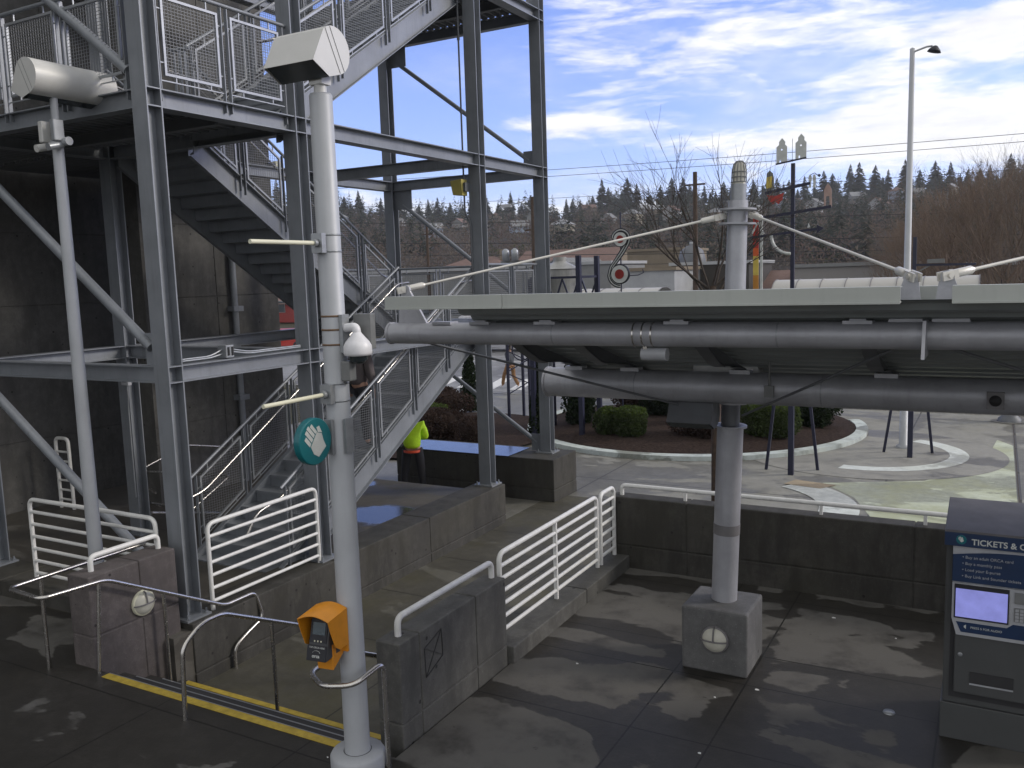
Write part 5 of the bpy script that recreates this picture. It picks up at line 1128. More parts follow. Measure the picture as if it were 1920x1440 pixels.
for x, y in ((-13.08, 23.2), (-12.94, 23.9), (-12.5, 23.5), (-12.3, 24.3)): mb = MB(); mb.bar((x, y, PZ), (x, y, 2.0), .07, .07, (0,1,0)); mb.build('post', NAVY, s4)
mb = MB(); mb.tube([(-12.7+.32*math.cos(t), 23.4, 1.55+.32*math.sin(t)) for t in [2*math.pi*i/16 for i in range(17)]], .02, 6); mb.build('hoop', NAVY, s4)
mb = MB()
for z in (.2, .9): mb.bar((-13.1, 23.3, z), (-12.3, 24.2, z+.6), .025, .03); mb.bar((-13.1, 23.3, z+.6), (-12.3, 24.2, z), .025, .03)
mb.build('lattice', NAVY, s4)
s5 = legs('trestle_sculpture', 'short group of navy posts behind the mast in the round bed', (-6.1, 24.6), 1.4, (((-6.3, 24.4), 1.4), ((-5.9, 24.5), 1.4)))
# S shaped reel sculpture
s6 = empty('reel_sculpture', (-8.9, 22.0, PZ), 'S shaped black and white band sculpture joining two red centred reels on a thin pole', 'sculpture')
def reel(cx, cz, r_):
    mb = MB(); mb.lathe((cx, 22.06, cz), (0,-1,0), [(r_*1.12, 0), (r_*1.12, .03), (0, .03)], 30, False); mb.lathe((cx, 22.0, cz), (0,-1,0), [(r_*1.12, 0), (r_*1.12, .03), (0, .03)], 30, False); mb.build('black_rim', DARKP, s6)
    mb = MB(); mb.lathe((cx, 21.968, cz), (0,-1,0), [(r_, 0), (r_, .014), (0, .014)], 30, False); mb.build('white_ring', SIGNW, s6)
    mb = MB(); mb.lathe((cx, 21.952, cz), (0,-1,0), [(r_*.55, 0), (r_*.55, .01), (0, .01)], 30, False); mb.build('red_centre', paint('reel_red', (.22, .02, .015), .4), s6)
reel(-8.83, 4.68, .185); reel(-8.86, 3.76, .235)
def Scur(o):
    P = []
    for t in [math.pi*(0.15-1.05*i/10) for i in range(11)][::-1]: pass
    pts = [(-8.83+(.20+o)*math.cos(t), 4.68+(.20+o)*math.sin(t)) for t in [R(200-22*i) for i in range(12)]]
    pts = [(-9.02-o*.3, 4.68), ]+[(-8.83+(.22+o)*math.cos(t), 4.68+(.22+o)*math.sin(t)) for t in [R(165-20*i) for i in range(11)]]
    pts += [(-8.78+o*.6, 4.36-o), (-8.93+o, 4.16-o*.3), (-9.10+o, 3.95)]
    pts += [(-8.86+(.30-o)*math.cos(t), 3.76+(.30-o)*math.sin(t)) for t in [R(185+14*i) for i in range(7)]]
    return [(a, 22.0, b) for a, b in pts]
for o, m_ in ((-.06, DARKP), (-.03, SIGNW), (0, DARKP), (.03, SIGNW), (.06, DARKP)):
    mb = MB(); mb.tube(fillet(Scur(o), .06, 3), .0155, 6); mb.build('band', m_, s6)
mb = MB(); mb.tube([(-8.88, 22.08, PZ), (-8.86, 22.08, 5.35)], .02, 8); mb.lathe((-8.86, 22.08, 5.35), (0,0,1), [(0,-.02),(.035,.02),(0,.06)], 10); mb.build('pole', NAVY, s6)
mb = MB(); mb.tube([(-8.86, 22.0, 3.70), (-8.35, 22.0, 3.72), (-8.2, 22.0, 3.78), (-8.22, 22.0, 3.88)], .014, 6); mb.build('crank', NAVY, s6)
# street lamp
sl_ = empty('street_lamp', (-1.90, 22.82, PZ), 'tall slim grey street lamp with a small dark head on a short arm', 'street lamp')
mb = MB(); mb.lathe((-1.90, 22.82, PZ), (0,0,1), [(.16, 0), (.16, .06), (.095, .1), (.055, 9.35), (0, 9.38)], 20); mb.build('pole', POLE, sl_)
mb = MB(); mb.tube([(-1.90, 22.82, 8.62), (-1.6, 22.82, 8.70), (-1.48, 22.82, 8.70)], .022, 8); mb.build('arm', POLE, sl_)
mb = MB(); mb.lathe((-1.45, 22.82, 8.56), (0.25,0,1), [(.0, 0), (.15, .0), (.12, .06), (.05, .13), (0, .15)], 18); mb.build('lamp_shade', DARKP, sl_)
bo = empty('bollard', (.39, 27.6, PZ), 'dark squat bollard on the plaza near the right edge', 'bollard')
mb = MB(); mb.lathe((.39, 27.6, PZ), (0,0,1), [(.30, 0), (.28, .1), (.22, .14), (.20, .95), (.15, 1.02), (0, 1.05)], 20); mb.build('body', STEEL_D, bo); mb = MB(); ring(mb, .39, 27.6, .31, .45, PZ+.014, n=24); mb.build('base_ring', PLAZA2, bo)

# ================= PEOPLE =================
def skinmesh(name, verts, edges, radii, mat, parent, root=0, sub=2, loc=None):
    me = bpy.data.meshes.new('t'); me.from_pydata([tuple(v) for v in verts], edges, [])
    o = bpy.data.objects.new('t', me); C.objects.link(o)
    o.modifiers.new('s', 'SKIN'); ly = me.skin_vertices[0].data if me.skin_vertices else None
    if ly is None:
        bm = __import__('bmesh').new(); bm.from_mesh(me); bm.verts.layers.skin.verify(); bm.to_mesh(me); bm.free(); ly = me.skin_vertices[0].data
    for i, r_ in enumerate(radii): ly[i].radius = (r_, r_) if not isinstance(r_, tuple) else r_; ly[i].use_root = (i == root)
    s_ = o.modifiers.new('u', 'SUBSURF'); s_.levels = s_.render_levels = sub
    dg = bpy.context.evaluated_depsgraph_get(); dg.update()
    m2 = bpy.data.meshes.new_from_object(o.evaluated_get(dg)); bpy.data.objects.remove(o)
    m2.materials.clear(); m2.materials.append(mat)
    for p in m2.polygons: p.use_smooth = True; p.material_index = 0
    r_ = bpy.data.objects.new(name, m2); C.objects.link(r_); r_.parent = parent; return r_
def person(loc, rot, label, J, top, trous, shoe, hair=HAIR, top_long=0.0, extra=None, scale=1.0):
    """J: joint dict in body space, x right, y forward, z up, metres (1.75 m body)"""
    e = empty('person', loc, label, 'person'); e.rotation_euler = (0, 0, rot); e.scale = (scale,)*3; bulk = 1.28 if top is HIVIS else 1.1
    names = ['pel', 'chest', 'neck', 'head', 'headtop', 'shL', 'elL', 'wrL', 'shR', 'elR', 'wrR', 'hipL', 'knL', 'anL', 'toL', 'hipR', 'knR', 'anR', 'toR', 'belly']
    rad = dict(pel=.09, belly=.09, chest=.11, neck=.055, head=.088, headtop=.075, shL=.055, elL=.042, wrL=.028, shR=.055, elR=.042, wrR=.028, hipL=.082, knL=.058, anL=.040, toL=.03, hipR=.082, knR=.058, anR=.040, toR=.03)
    V = [Vector(J[n]) for n in names]; ix = {n: i for i, n in enumerate(names)}
    E_ = [('pel','belly'),('belly','chest'),('chest','neck'),('neck','head'),('head','headtop'),('chest','shL'),('shL','elL'),('elL','wrL'),('chest','shR'),('shR','elR'),('elR','wrR'),('pel','hipL'),('hipL','knL'),('knL','anL'),('anL','toL'),('pel','hipR'),('hipR','knR'),('knR','anR'),('anR','toR')]
    VV = list(V); EE = [(ix[a], ix[b]) for a, b in E_]; RR = [rad[n] for n in names]
    for s_ in ('L', 'R'):      # hands: palm and fingers grown on the wrist
        w0 = Vector(J['wr'+s_]); d = (w0-Vector(J['el'+s_])).normalized(); sd_ = d.orthogonal().normalized()
        pi = len(VV); VV.append(w0+d*.075); RR.append(.030); EE.append((ix['wr'+s_], pi))
        for k in range(4):
            a = w0+d*.12+sd_*(.010*(k-1.5)*1.6); b = w0+d*(.155+.008*(1.5-abs(k-1.3)))+sd_*(.012*(k-1.5)*1.6)+Vector((0, .008, 0)); i0 = len(VV); VV += [a, b]; RR += [.009, .007]; EE += [(pi, i0), (i0, i0+1)]
        th_ = w0+d*.05+sd_*.035; i0 = len(VV); VV += [th_, th_+d*.045+sd_*.010]; RR += [.011, .008]; EE += [(pi, i0), (i0, i0+1)]
    skinmesh('body', VV, EE, RR, SKIN, e)
    # nose, ears via small mesh on the head
    hd = Vector(J['head']); f_ = MB(); f_.tube([hd+Vector((0, .08, .02)), hd+Vector((0, .108, -.02)), hd+Vector((0, .085, -.035))], [.008, .016, .008], 8)
    for q in (-1, 1): f_.lathe(hd+Vector((q*.078, .0, 0)), (q, 0, 0), [(.028, -.01), (.026, .008), (.0, .01)], 10)
    f_.build('face', SKIN, e).location = (0, 0, 0)
    f_ = MB()
    for q in (-1, 1): f_.lathe(hd+Vector((q*.031, .078, .022)), (0, 1, 0), [(.012, 0), (.008, .008), (0, .01)], 8)
    f_.build('eyes', DARKP, e).location = (0, 0, 0)
    T = ['pel', 'belly', 'chest', 'shL', 'elL', 'wrL', 'shR', 'elR', 'wrR', 'neck']; it = {n: i for i, n in enumerate(T)}
    tv = [Vector(J[n]) for n in T]; tv[it['neck']] = tv[it['chest']].lerp(tv[it['neck']], 0.62)
    if top_long: tv[0] = tv[0]+Vector((0, 0, -top_long))
    tr = [a_*bulk for a_ in (.150, .142, .150, .078, .062, .046, .078, .062, .046, .072)]; tv[0] = tv[0]+Vector((0, 0, -.05))
    jk = skinmesh('jacket', tv, [(0,1),(1,2),(2,3),(3,4),(4,5),(2,6),(6,7),(7,8),(2,9)], tr, top, e)
    for v in jk.data.vertices:      # cloth folds
        q_ = v.co; f_z = noise.noise(Vector((q_.x*16, q_.y*16, q_.z*4)))*.014+noise.noise(Vector((q_.x*9+3, q_.y*9, q_.z*14)))*.010
        v.co = q_+v.normal*f_z
    T = ['pel', 'hipL', 'knL', 'anL', 'hipR', 'knR', 'anR']; tv = [Vector(J[n]) for n in T]; tv[0] = tv[0]+Vector((0, 0, .05))
    tz = skinmesh('trousers', tv, [(0,1),(1,2),(2,3),(0,4),(4,5),(5,6)], [.140, .108, .084, .072, .108, .084, .072], trous, e)
    for v in tz.data.vertices: v.co = v.co+v.normal*(noise.noise(v.co*11)*.012)
    for s_ in ('L', 'R'):
        a = Vector(J['an'+s_]); b = Vector(J['to'+s_]); skinmesh('shoe', [a+Vector((0,0,-.01)), a.lerp(b, .5)+Vector((0,0,-.01)), b], [(0,1),(1,2)], [.052, .048, .038], shoe, e)
    skinmesh('hair', [hd+Vector((0, -.02, .03)), Vector(J['headtop'])+Vector((0, -.01, .02)), hd+Vector((0, -.045, -.05))], [(0,1),(0,2)], [.096, .080, .07], hair, e)
    if extra: extra(e, J)
    return e
base = dict(pel=(0,0,.96), belly=(0,.0,1.10), chest=(0,0,1.32), neck=(0,.0,1.50), head=(0,.02,1.62), headtop=(0,.02,1.69), shL=(-.19,0,1.42), elL=(-.24,-.02,1.13), wrL=(-.25,.06,.88), shR=(.19,0,1.42), elR=(.24,-.02,1.13), wrR=(.25,.06,.88),
    hipL=(-.10,0,.88), knL=(-.11,.02,.48), anL=(-.12,-.02,.08), toL=(-.13,.14,.03), hipR=(.10,0,.88), knR=(.11,.02,.48), anR=(.12,-.02,.08), toR=(.13,.14,.03))
J1 = dict(base); J1.update(chest=(0,.05,1.31), neck=(0,.10,1.47), head=(0,.15,1.58), headtop=(0,.16,1.65), elL=(-.25,.10,1.14), wrL=(-.13,.32,1.10), elR=(.25,.10,1.14), wrR=(.13,.32,1.12), shL=(-.20,.05,1.41), shR=(.20,.05,1.41), hipL=(-.12,0,.88), knL=(-.17,.02,.48), anL=(-.21,-.03,.08), toL=(-.24,.12,.03), hipR=(.12,0,.88), knR=(.15,.03,.48), anR=(.19,.0,.08), toR=(.22,.15,.03))
def hem(e, J):
    mb = MB(); mb.lathe((0, 0, .905), (0,0,1), [(.185, -.03), (.19, .02), (.182, .02), (.178, -.03)], 24); o = mb.build('orange_hem', flat('orange_trim', (.65, .07, .02), .6), e); o.location = (0, 0, 0)
person((-10.50, 14.50, PZ), R(25), 'worker in a bright yellow hi-vis jacket and dark trousers seen from behind below the stairs', J1, HIVIS, CLOTHD, DARKP, extra=hem, scale=1.04)
J2 = dict(base); J2.update(hipL=(-.09,.05,.88), knL=(-.10,.26,.52), anL=(-.10,.36,.10), toL=(-.10,.52,.07), hipR=(.09,-.05,.88), knR=(.10,-.10,.47), anR=(.10,-.36,.12), toR=(.10,-.24,.04), elL=(-.24,-.16,1.16), wrL=(-.23,-.14,.92), elR=(.24,.10,1.15), wrR=(.22,.30,1.0))
person((-17.2, 30.7, PZ-.06), R(75), 'pedestrian in a dark jacket and tan trousers striding over the zebra crossing', J2, JACKB, CLOTHT, WHITEP)
J3 = dict(base); J3.update(hipL=(-.09,.05,.90), knL=(-.10,.25,.62), anL=(-.10,.22,.22), toL=(-.10,.38,.19), chest=(0,.06,1.32), neck=(0,.09,1.48), head=(0,.13,1.60), headtop=(0,.14,1.67))
person((-8.52, 10.45, 1.28), R(0), 'person in a dark coat climbing the lowest stair flight behind the light pole', J3, CLOTHG, CLOTHD, DARKP)

# ================= VEHICLES =================
def car(loc, rot, label, mat, L=4.4, W=1.8, Hc=1.45, van=False, group=None):
    e = empty('car' if not van else 'van', loc, label, 'car' if not van else 'van', group)
    prof2 = ([(-.5,.22),(-.5,.55),(-.47,.62),(-.30,.66),(-.20,.98),(.22,1.0),(.36,.66),(.48,.58),(.5,.5),(.5,.22)] if not van else [(-.5,.2),(-.5,1.0),(-.47,1.04),(.25,1.04),(.36,.66),(.49,.55),(.5,.45),(.5,.2)])
    P = []; n = len(prof2)
    for sgn in (-1, 1):
        for u, v in prof2:
            ins = 1.0 if v < .7 else .84
            P.append((u*L, sgn*W/2*ins, v*Hc))
    mb = MB(); mb.add(P, [tuple(range(n))[::-1], tuple(range(n, 2*n))]+[(i, (i+1) % n, n+(i+1) % n, n+i) for i in range(n)]); mb.build('body', mat, e, bevel=.04).location = (0,0,0)
    mb = MB()
    if not van:
        for sgn in (-1, 1): mb.add([(-.26*L, sgn*W*.458, .68*Hc), (.31*L, sgn*W*.458, .68*Hc), (.20*L, sgn*W*.427, .95*Hc), (-.185*L, sgn*W*.427, .95*Hc)], [(0,1,2,3)])
        mb.add([(.345*L, -W*.38, .70*Hc), (.345*L, W*.38, .70*Hc), (.232*L, W*.36, .96*Hc), (.232*L, -W*.36, .96*Hc)], [(0,1,2,3)]); mb.add([(-.298*L, -W*.38, .70*Hc), (-.298*L, W*.38, .70*Hc), (-.206*L, W*.36, .94*Hc), (-.206*L, -W*.36, .94*Hc)], [(0,1,2,3)])
    else:
        for sgn in (-1, 1): mb.add([(.05*L, sgn*W*.455, .70*Hc), (.31*L, sgn*W*.455, .70*Hc), (.25*L, sgn*W*.427, .97*Hc), (.05*L, sgn*W*.427, .97*Hc)], [(0,1,2,3)])
        mb.add([(.352*L, -W*.38, .70*Hc), (.352*L, W*.38, .70*Hc), (.268*L, W*.36, 1.0*Hc), (.268*L, -W*.36, 1.0*Hc)], [(0,1,2,3)])
    mb.build('windows', GLASSD, e).location = (0,0,0)
    for u in (-.31, .31):
        for sgn in (-1, 1): mb = MB(); mb.lathe((u*L, sgn*(W/2-.18), .32), (0, sgn, 0), [(0,0),(.32,0),(.32,.2),(.2,.2),(.18,.17),(0,.17)], 20); mb.build('wheel', DARKP, e).location = (0,0,0)
    for sgn in (-1, 1):
        mb = MB(); mb.box(.495*L, .503*L, sgn*W*.36-.16, sgn*W*.36+.16, .42*Hc, .5*Hc); mb.build('headlight', LENS, e).location = (0,0,0)
        mb = MB(); mb.box(-.503*L, -.495*L, sgn*W*.4-.1, sgn*W*.4+.1, .42*Hc, .55*Hc); mb.build('tail_light', RED, e).location = (0,0,0)
    e.rotation_euler = (0, 0, rot); return e
car((-26.5, 46.5, PZ-.06), R(4), 'white van parked beyond the road, seen between tower columns', WHITEP, 5.2, 1.95, 2.1, True)
car((-42.3, 44.5, PZ-.06), R(10), 'red car parked far off, seen under the stair flight', RED)
car((-35.0, 50.5, PZ-.06), R(0), 'red car parked by the long grey building', RED)
car((-24.0, 50.8, PZ-.06), R(0), 'dark grey car parked right of the white van', GREYP)
car((-9.3, 51.0, PZ-.06), R(0), 'silver car parked beside the low house behind the totem sculpture', TVMS)

# ================= BUS SHELTERS WITH WHITE BARREL ROOFS =================
def barrel(x0, x1, y0, y1, zt, zb, label):
    e = empty('bus_shelter', ((x0+x1)/2, (y0+y1)/2, PZ), label, 'shelter', 'barrel roofed shelters')
    mb = MB(); n = 10; m_ = int((x1-x0)/.75)
    cy = (y0+y1)/2; hw = (y1-y0)/2
    P = []
    for i in range(m_+1):
        x = x0+(x1-x0)*i/m_
        for k in range(n+1): t = math.pi*k/n; P.append((x, cy-hw*math.cos(t), zb+(zt-zb)*math.sin(t)))
    mb.add(P, [(i*(n+1)+k, (i+1)*(n+1)+k, (i+1)*(n+1)+k+1, i*(n+1)+k+1) for i in range(m_) for k in range(n)], True)
    mb.build('roof', ROOFW, e)
    for i in range(0, m_+1):
        mb2 = MB(); x = x0+(x1-x0)*i/m_; mb2.tube([(x, cy-(hw+.01)*math.cos(t), zb+(zt-zb+.012)*math.sin(t)) for t in [math.pi*k/12 for k in range(13)]], .014, 5); mb2.build('roof_rib', TVMT, e)
    for i in range(4):
        x = x0+.5+(x1-x0-1)*i/3; mb2 = MB(); mb2.bar((x, cy, PZ), (x, cy, zb), .12, .12, (0,1,0)); mb2.bar((x, y0+.1, zb), (x, y1-.1, zb), .08, .12); mb2.build('post', STEEL, e)
barrel(-14.4, -10.6, 29.6, 31.6, 3.22, 2.75, 'bus shelter with a ribbed white barrel roof, just under the reel sculpture')
barrel(-6.6, -0.5, 29.6, 31.6, 3.38, 2.75, 'bus shelter with a ribbed white barrel roof, just under the street lamp')

# ================= UTILITY POLES AND WIRES =================
def upole(loc, h, label, arms=(), r_=.15, cans=False, lamp=False):
    e = empty('utility_pole', loc, label, 'utility pole', 'wooden utility poles'); x, y, z = loc
    mb = MB(); mb.tube([(x, y, z), (x, y, z+h)], [r_, r_*.65], 10); mb.build('pole', WOODB, e)
    for a in arms: mb = MB(); mb.box(x-.55, x+.55, y-.05, y+.05, z+a, z+a+.09); mb.build('crossarm', WOODB, e)
    if cans:
        for q in (-.5, .5): mb = MB(); mb.lathe((x-1.45+q*.6, y-.2, z+h*.60), (0,0,1), [(0,0),(.21,0),(.21,.55),(.17,.62),(.07,.7),(0,.7)], 16); mb.build('transformer', GALV, e)
        mb = MB(); mb.box(x-2.2, x, y-.06, y+.06, z+h*.58, z+h*.60); mb.build('platform_arm', GREYP, e)
    if lamp:
        mb = MB(); mb.tube([(x, y, z+h*.90), (x-.7, y, z+h*.97), (x-1.5, y, z+h*.96)], .04, 6); mb.build('lamp_arm', GALV, e); mb = MB(); mb.box(x-2.0, x-1.4, y-.12, y+.12, z+h*.945, z+h*.965); mb.build('lamp_head', TVMS, e)
upole((-23.4, 45, PZ), 8.9, 'wooden utility pole with twin grey transformers, left of the last tower column', (7.0,), .17, True, True)
upole((-14.2, 46, PZ), 9.6, 'wooden utility pole rising behind the bare street tree', (8.9,), .17)
upole((-4.05, 60, PZ), 7.5, 'dark wooden utility pole right of the street lamp', (6.6, 4.6), .2)
upole((-41, 60, PZ), 9, 'wooden utility pole seen through the tower above the grey building', (8.0,), .17)
def wire(a, b, sag, label, r_=.014):
    a, b = Vector(a), Vector(b); mb = MB(); mb.tube([a.lerp(b, i/16)+Vector((0, 0, -sag*4*(i/16)*(1-i/16))) for i in range(17)], r_, 4)
    tag(mb.build('power_line', BLACK), label, 'power line', 'overhead power lines')
for z0, z1, y, r_ in ((12.35, 11.0, 60, .017), (11.85, 10.55, 60, .017), (10.2, 9.0, 60, .014), (8.9, 6.4, 60, .02), (7.2, 5.1, 60, .03), (6.2, 4.4, 60, .025), (5.2, 4.0, 60, .02)):
    wire((-52, y, z0), (12, y, z1), .3, {12.35: 'topmost thin power line against the sky', 11.85: 'second highest thin power line against the sky', 10.2: 'third highest thin power line, just above the treetops', 8.9: 'fourth highest power line, grazing the hill crest', 7.2: 'fifth power line from the top, across the hillside', 6.2: 'second lowest power line crossing the hillside', 5.2: 'lowest power line, just above the low roofs'}[z0], r_)

# ================= BUILDINGS =================
def house(loc, w_, d, h, label, wallm, roofm, roof='gable', rh=1.6, rot=0.0, windows=(), group=None, name='house', cat='house', chimney=False, door=False):
    e = empty(name, loc, label, cat, group)
    mb = MB(); mb.box(-w_/2, w_/2, -d/2, d/2, 0, h)
    if roof == 'gable':
        for s_ in (-1, 1): mb.add([(s_*w_/2*.999, -d/2, h), (s_*w_/2*.999, d/2, h), (s_*w_/2*.999, 0, h+rh)], [(0,1,2)])
    mb.build('wall', wallm, e).location = (0,0,0)
    mb = MB()
    if roof == 'gable':
        o = .35; k = rh/(d/2)
        for s_ in (-1, 1):
            y1 = s_*(d/2+o); mb.hexa([(-w_/2-o, y1, h-o*k), (w_/2+o, y1, h-o*k), (w_/2+o, 0, h+rh), (-w_/2-o, 0, h+rh), (-w_/2-o, y1, h-o*k+.15), (w_/2+o, y1, h-o*k+.15), (w_/2+o, 0, h+rh+.15), (-w_/2-o, 0, h+rh+.15)])
    elif roof == 'hip':
        o = .35; P = [(-w_/2-o,-d/2-o,h), (w_/2+o,-d/2-o,h), (w_/2+o,d/2+o,h), (-w_/2-o,d/2+o,h), (-w_/2+d/2,0,h+rh), (w_/2-d/2,0,h+rh)]
        mb.add(P, [(0,1,5,4), (1,2,5), (2,3,4,5), (3,0,4), (3,2,1,0)])
    else:
        mb.box(-w_/2-.15, w_/2+.15, -d/2-.15, d/2+.15, h+.002, h+.22)
    r_ = mb.build('roof', roofm, e); r_.location = (0,0,0)
    if chimney: mb = MB(); mb.box(w_*.2, w_*.2+.6, -.3, .3, h+rh*.3, h+rh+.7); c_ = mb.build('chimney', WALLT, r_); c_.location = (0,0,0)
    for (x, z, ww, hh) in windows:
        mb = MB(); mb.box(x-ww/2-.06, x+ww/2+.06, -d/2-.05, -d/2-.002, z-.06, z+hh+.06); f_ = mb.build('window', WALLW, e); f_.location = (0,0,0)
        mb = MB(); mb.box(x-ww/2, x+ww/2, -d/2-.07, -d/2-.052, z, z+hh); g_ = mb.build('pane', PANE, f_); g_.location = (0,0,0)
    if door: mb = MB(); mb.box(-.5, .5, -d/2-.06, -d/2-.002, 0, 2.1); mb.build('door', GREYP, e).location = (0,0,0)
    e.rotation_euler = (0, 0, rot); return e
W3 = [(-3, 1.2, 1.4, 1.2), (0, 1.2, 1.4, 1.2), (3, 1.2, 1.4, 1.2)]
house((-41, 64, PZ), 26, 8, 5.0, 'long low grey commercial building with a pale roof edge behind the tower', WALLG, WALLW, 'flat', windows=[(-10+i*2.5, 1.5, 1.3, 1.4) for i in range(9)], name='commercial_building', cat='building')
house((-49, 82, PZ), 12, 9, 4.6, 'house with a broad red brown hipped roof above the grey building', WALLT, ROOFR, 'hip', 2.0, windows=W3, chimney=True)
house((-41.5, 90, PZ), 12, 9, 4.9, 'house with a dull red gabled roof left of the utility pole', WALLT, ROOFR, 'gable', 2.2, windows=W3)
house((-38.5, 84, PZ), 7, 8, 4.2, 'small pale grey gabled building right of the red roofed houses', WALLW, ROOFG, 'gable', 1.8, R(80), windows=[(0, 1.5, 1, 1.2)])
house((-27.6, 62, PZ), 6.6, 7, 5.1, 'grey flat roofed building behind the reel sculpture', WALLG, WALLW, 'flat', windows=[(-2, 1.5, 1.3, 1.2), (1.5, 1.5, 1.3, 1.2)], name='commercial_building', cat='building')
house((-26.0, 76, PZ), 5.0, 7, 6.2, 'tan boxy building rising behind the white one', WALLT, WALLT, 'flat', windows=[(-2, 3.5, 1.3, 1.2), (1.5, 3.5, 1.3, 1.2)], name='commercial_building', cat='building')
house((-19.9, 57, PZ), 3.7, 6, 4.5, 'white flat roofed building left of the canopy mast', WALLW, WALLT, 'flat', door=True, windows=[(1.1, 1.5, .9, 1.3)], name='commercial_building', cat='building')
house((-17.4, 63, PZ), 5.4, 7, 4.8, 'dark open fronted shed with a white roof edge behind the street tree', paint('shed_dark', (.04,.035,.03), .8), WALLW, 'flat', windows=[(-1.5, 1.0, 1.4, 2.0), (1.5, 1.0, 1.4, 2.0)], name='shed', cat='shed')
house((-12.3, 66, PZ), 4.5, 6, 3.0, 'small low house with a pale brown roof behind the totem sculpture', WALLW, ROOFR, 'gable', 1.1, windows=[(-1, 1, 1, 1), (1, 1, 1, 1)])
house((-8.2, 64, PZ), 7.0, 9, 4.4, 'plain taupe grey warehouse wall left of the street lamp', paint('taupe_wall', (.23,.22,.21), .8, 0, .04, .5), WALLG, 'flat', name='warehouse', cat='building', door=True)
house((1.5, 58, PZ), 6.0, 8, 4.2, 'brown low building at the right edge behind the bare trees', paint('brown_wall', (.16,.13,.11), .85), WALLW, 'flat', windows=[(-1.5, 1.5, 1.2, 1.2)], name='commercial_building', cat='building')
house((-75, 79, PZ), 10, 8, 2.1, 'red walled building with a pink grey roof far off under the stair flight', paint('dull_red_wall', (.26, .035, .03), .8), ROOFR, 'hip', 1.3, windows=W3)
sil = empty('silo', (-17.9, 70, PZ), 'dark round topped silo or tank behind the tan building', 'silo')
mb = MB(); mb.lathe((-21.6, 69, PZ), (0,0,1), [(1.1, 0), (1.1, 5.3), (.9, 6.0), (.4, 6.4), (0, 6.5)], 24); sil.location = (-21.6, 69, PZ); mb.build('body', STEEL_D, sil); mb = MB(); mb.lathe((-21.6, 69, PZ+6.5), (0,0,1), [(.18, 0), (.18, .3), (0, .32)], 12); mb.build('cap', WALLW, sil)

# ================= HILLSIDE =================
def hillz(x, y):
    r_ = math.hypot(x, y); a = math.degrees(math.atan2(x, y))
    t = max(0.0, min(1.0, (r_-105)/400.0))
    ridge = 36.5+2.5*math.sin(a*.11+1.2)+2.0*math.sin(a*.23)+1.5*noise.noise(Vector((a*.3, 0, 0)))
    if a < -34: ridge += (-34-a)*.35
    t2 = t*t*(3-2*t)*.35+t*.65
    return PZ-.3+t2*ridge+2.2*noise.noise(Vector((x*.012, y*.012, 1)))*min(1, t*3)
mb = MB(); na, nr = 110, 46; P = []
for j in range(nr+1):
    r_ = 100+460*j/nr
    for i in range(na+1): a = R(-82+150*i/na); x, y = r_*math.sin(a), r_*math.cos(a); P.append((x, y, hillz(x, y)))
mb.add(P, [(j*(na+1)+i, j*(na+1)+i+1, (j+1)*(na+1)+i+1, (j+1)*(na+1)+i) for j in range(nr) for i in range(na)], True)
tag(mb.build('hillside', leafy('hill_ground', (.058, .046, .034), .5, .04)), kind='structure')
HB = [leafy('wood_brown', (.125, .098, .080), .35, .03), leafy('wood_tan', (.165, .138, .110), .3, .03), leafy('wood_rust', (.130, .088, .072), .35, .03), leafy('wood_dark_green', (.040, .052, .038), .4, .03), leafy('wood_olive', (.085, .090, .050), .35, .03)]
def conifer(mb, b, h, r_, rr, n=150, trunk=True):
    for i in range(n):
        zt = rr.random()**1.2; t = rr.random()*6.28; w_ = r_*(1-zt)**.85*(.55+.6*rr.random())+.06
        p = b+Vector((0, 0, h*(.10+.88*zt))); d = Vector((math.cos(t), math.sin(t), -.28)); s_ = Vector((-math.sin(t), math.cos(t), 0))*w_*.34
        mb.add([p+Vector((0,0,.10*h/8)), p+d*w_-s_+Vector((0,0,-.15)), p+d*w_*1.12, p+d*w_+s_+Vector((0,0,-.15))], [(0,1,2),(0,2,3)])
def barecrown(mb, b, h, r_, rr, n=95):
    for i in range(n):
        t = rr.random()*6.28; zt = rr.random(); q = r_*(1-(2*zt-.9)**2/1.4)**.5*rr.random()**.5
        p = b+Vector((math.cos(t)*q, math.sin(t)*q, h*(.10+.72*zt))); d = Vector((math.cos(t)*.6+rr.gauss(0,.6), math.sin(t)*.6+rr.gauss(0,.6), .7)).normalized(); L = h*(.05+.07*rr.random()); s_ = d.orthogonal().normalized(); s_ = (s_*math.cos(t)+d.cross(s_)*math.sin(t))*h*.024
        mb.add([p-s_, p+s_, p+d*L], [(0,1,2)])
rr = random.Random(21); mb = MB()
spots = []
for k in range(3600):
    a = R(-60+84*rr.random()); r_ = 118+375*rr.random()**.8; x, y = r_*math.sin(a), r_*math.cos(a); b = Vector((x, y, hillz(x, y)-.2))
    t = (r_-118)/375; cl_ = noise.noise(Vector((x*.018, y*.018, 5)))
    if rr.random() < (.11+.14*t+(.40 if t > .80 else 0)+cl_*.55):
        mb.cur = 3; q_ = 1.35 if t > .8 else 1.0; conifer(mb, b, (6+7*rr.random())*q_, (2.2+1.4*rr.random())*q_, rr, 80)
    else:
        mb.cur = rr.choice((0, 0, 1, 1, 2, 0, 4 if rr.random() < .3 else 0)) if cl_ < .2 else rr.choice((0, 2, 0)); h = 4.5+4.5*rr.random(); barecrown(mb, b, h, h*.38, rr, 46)
tag(mb.build('woodland', HB), kind='stuff')
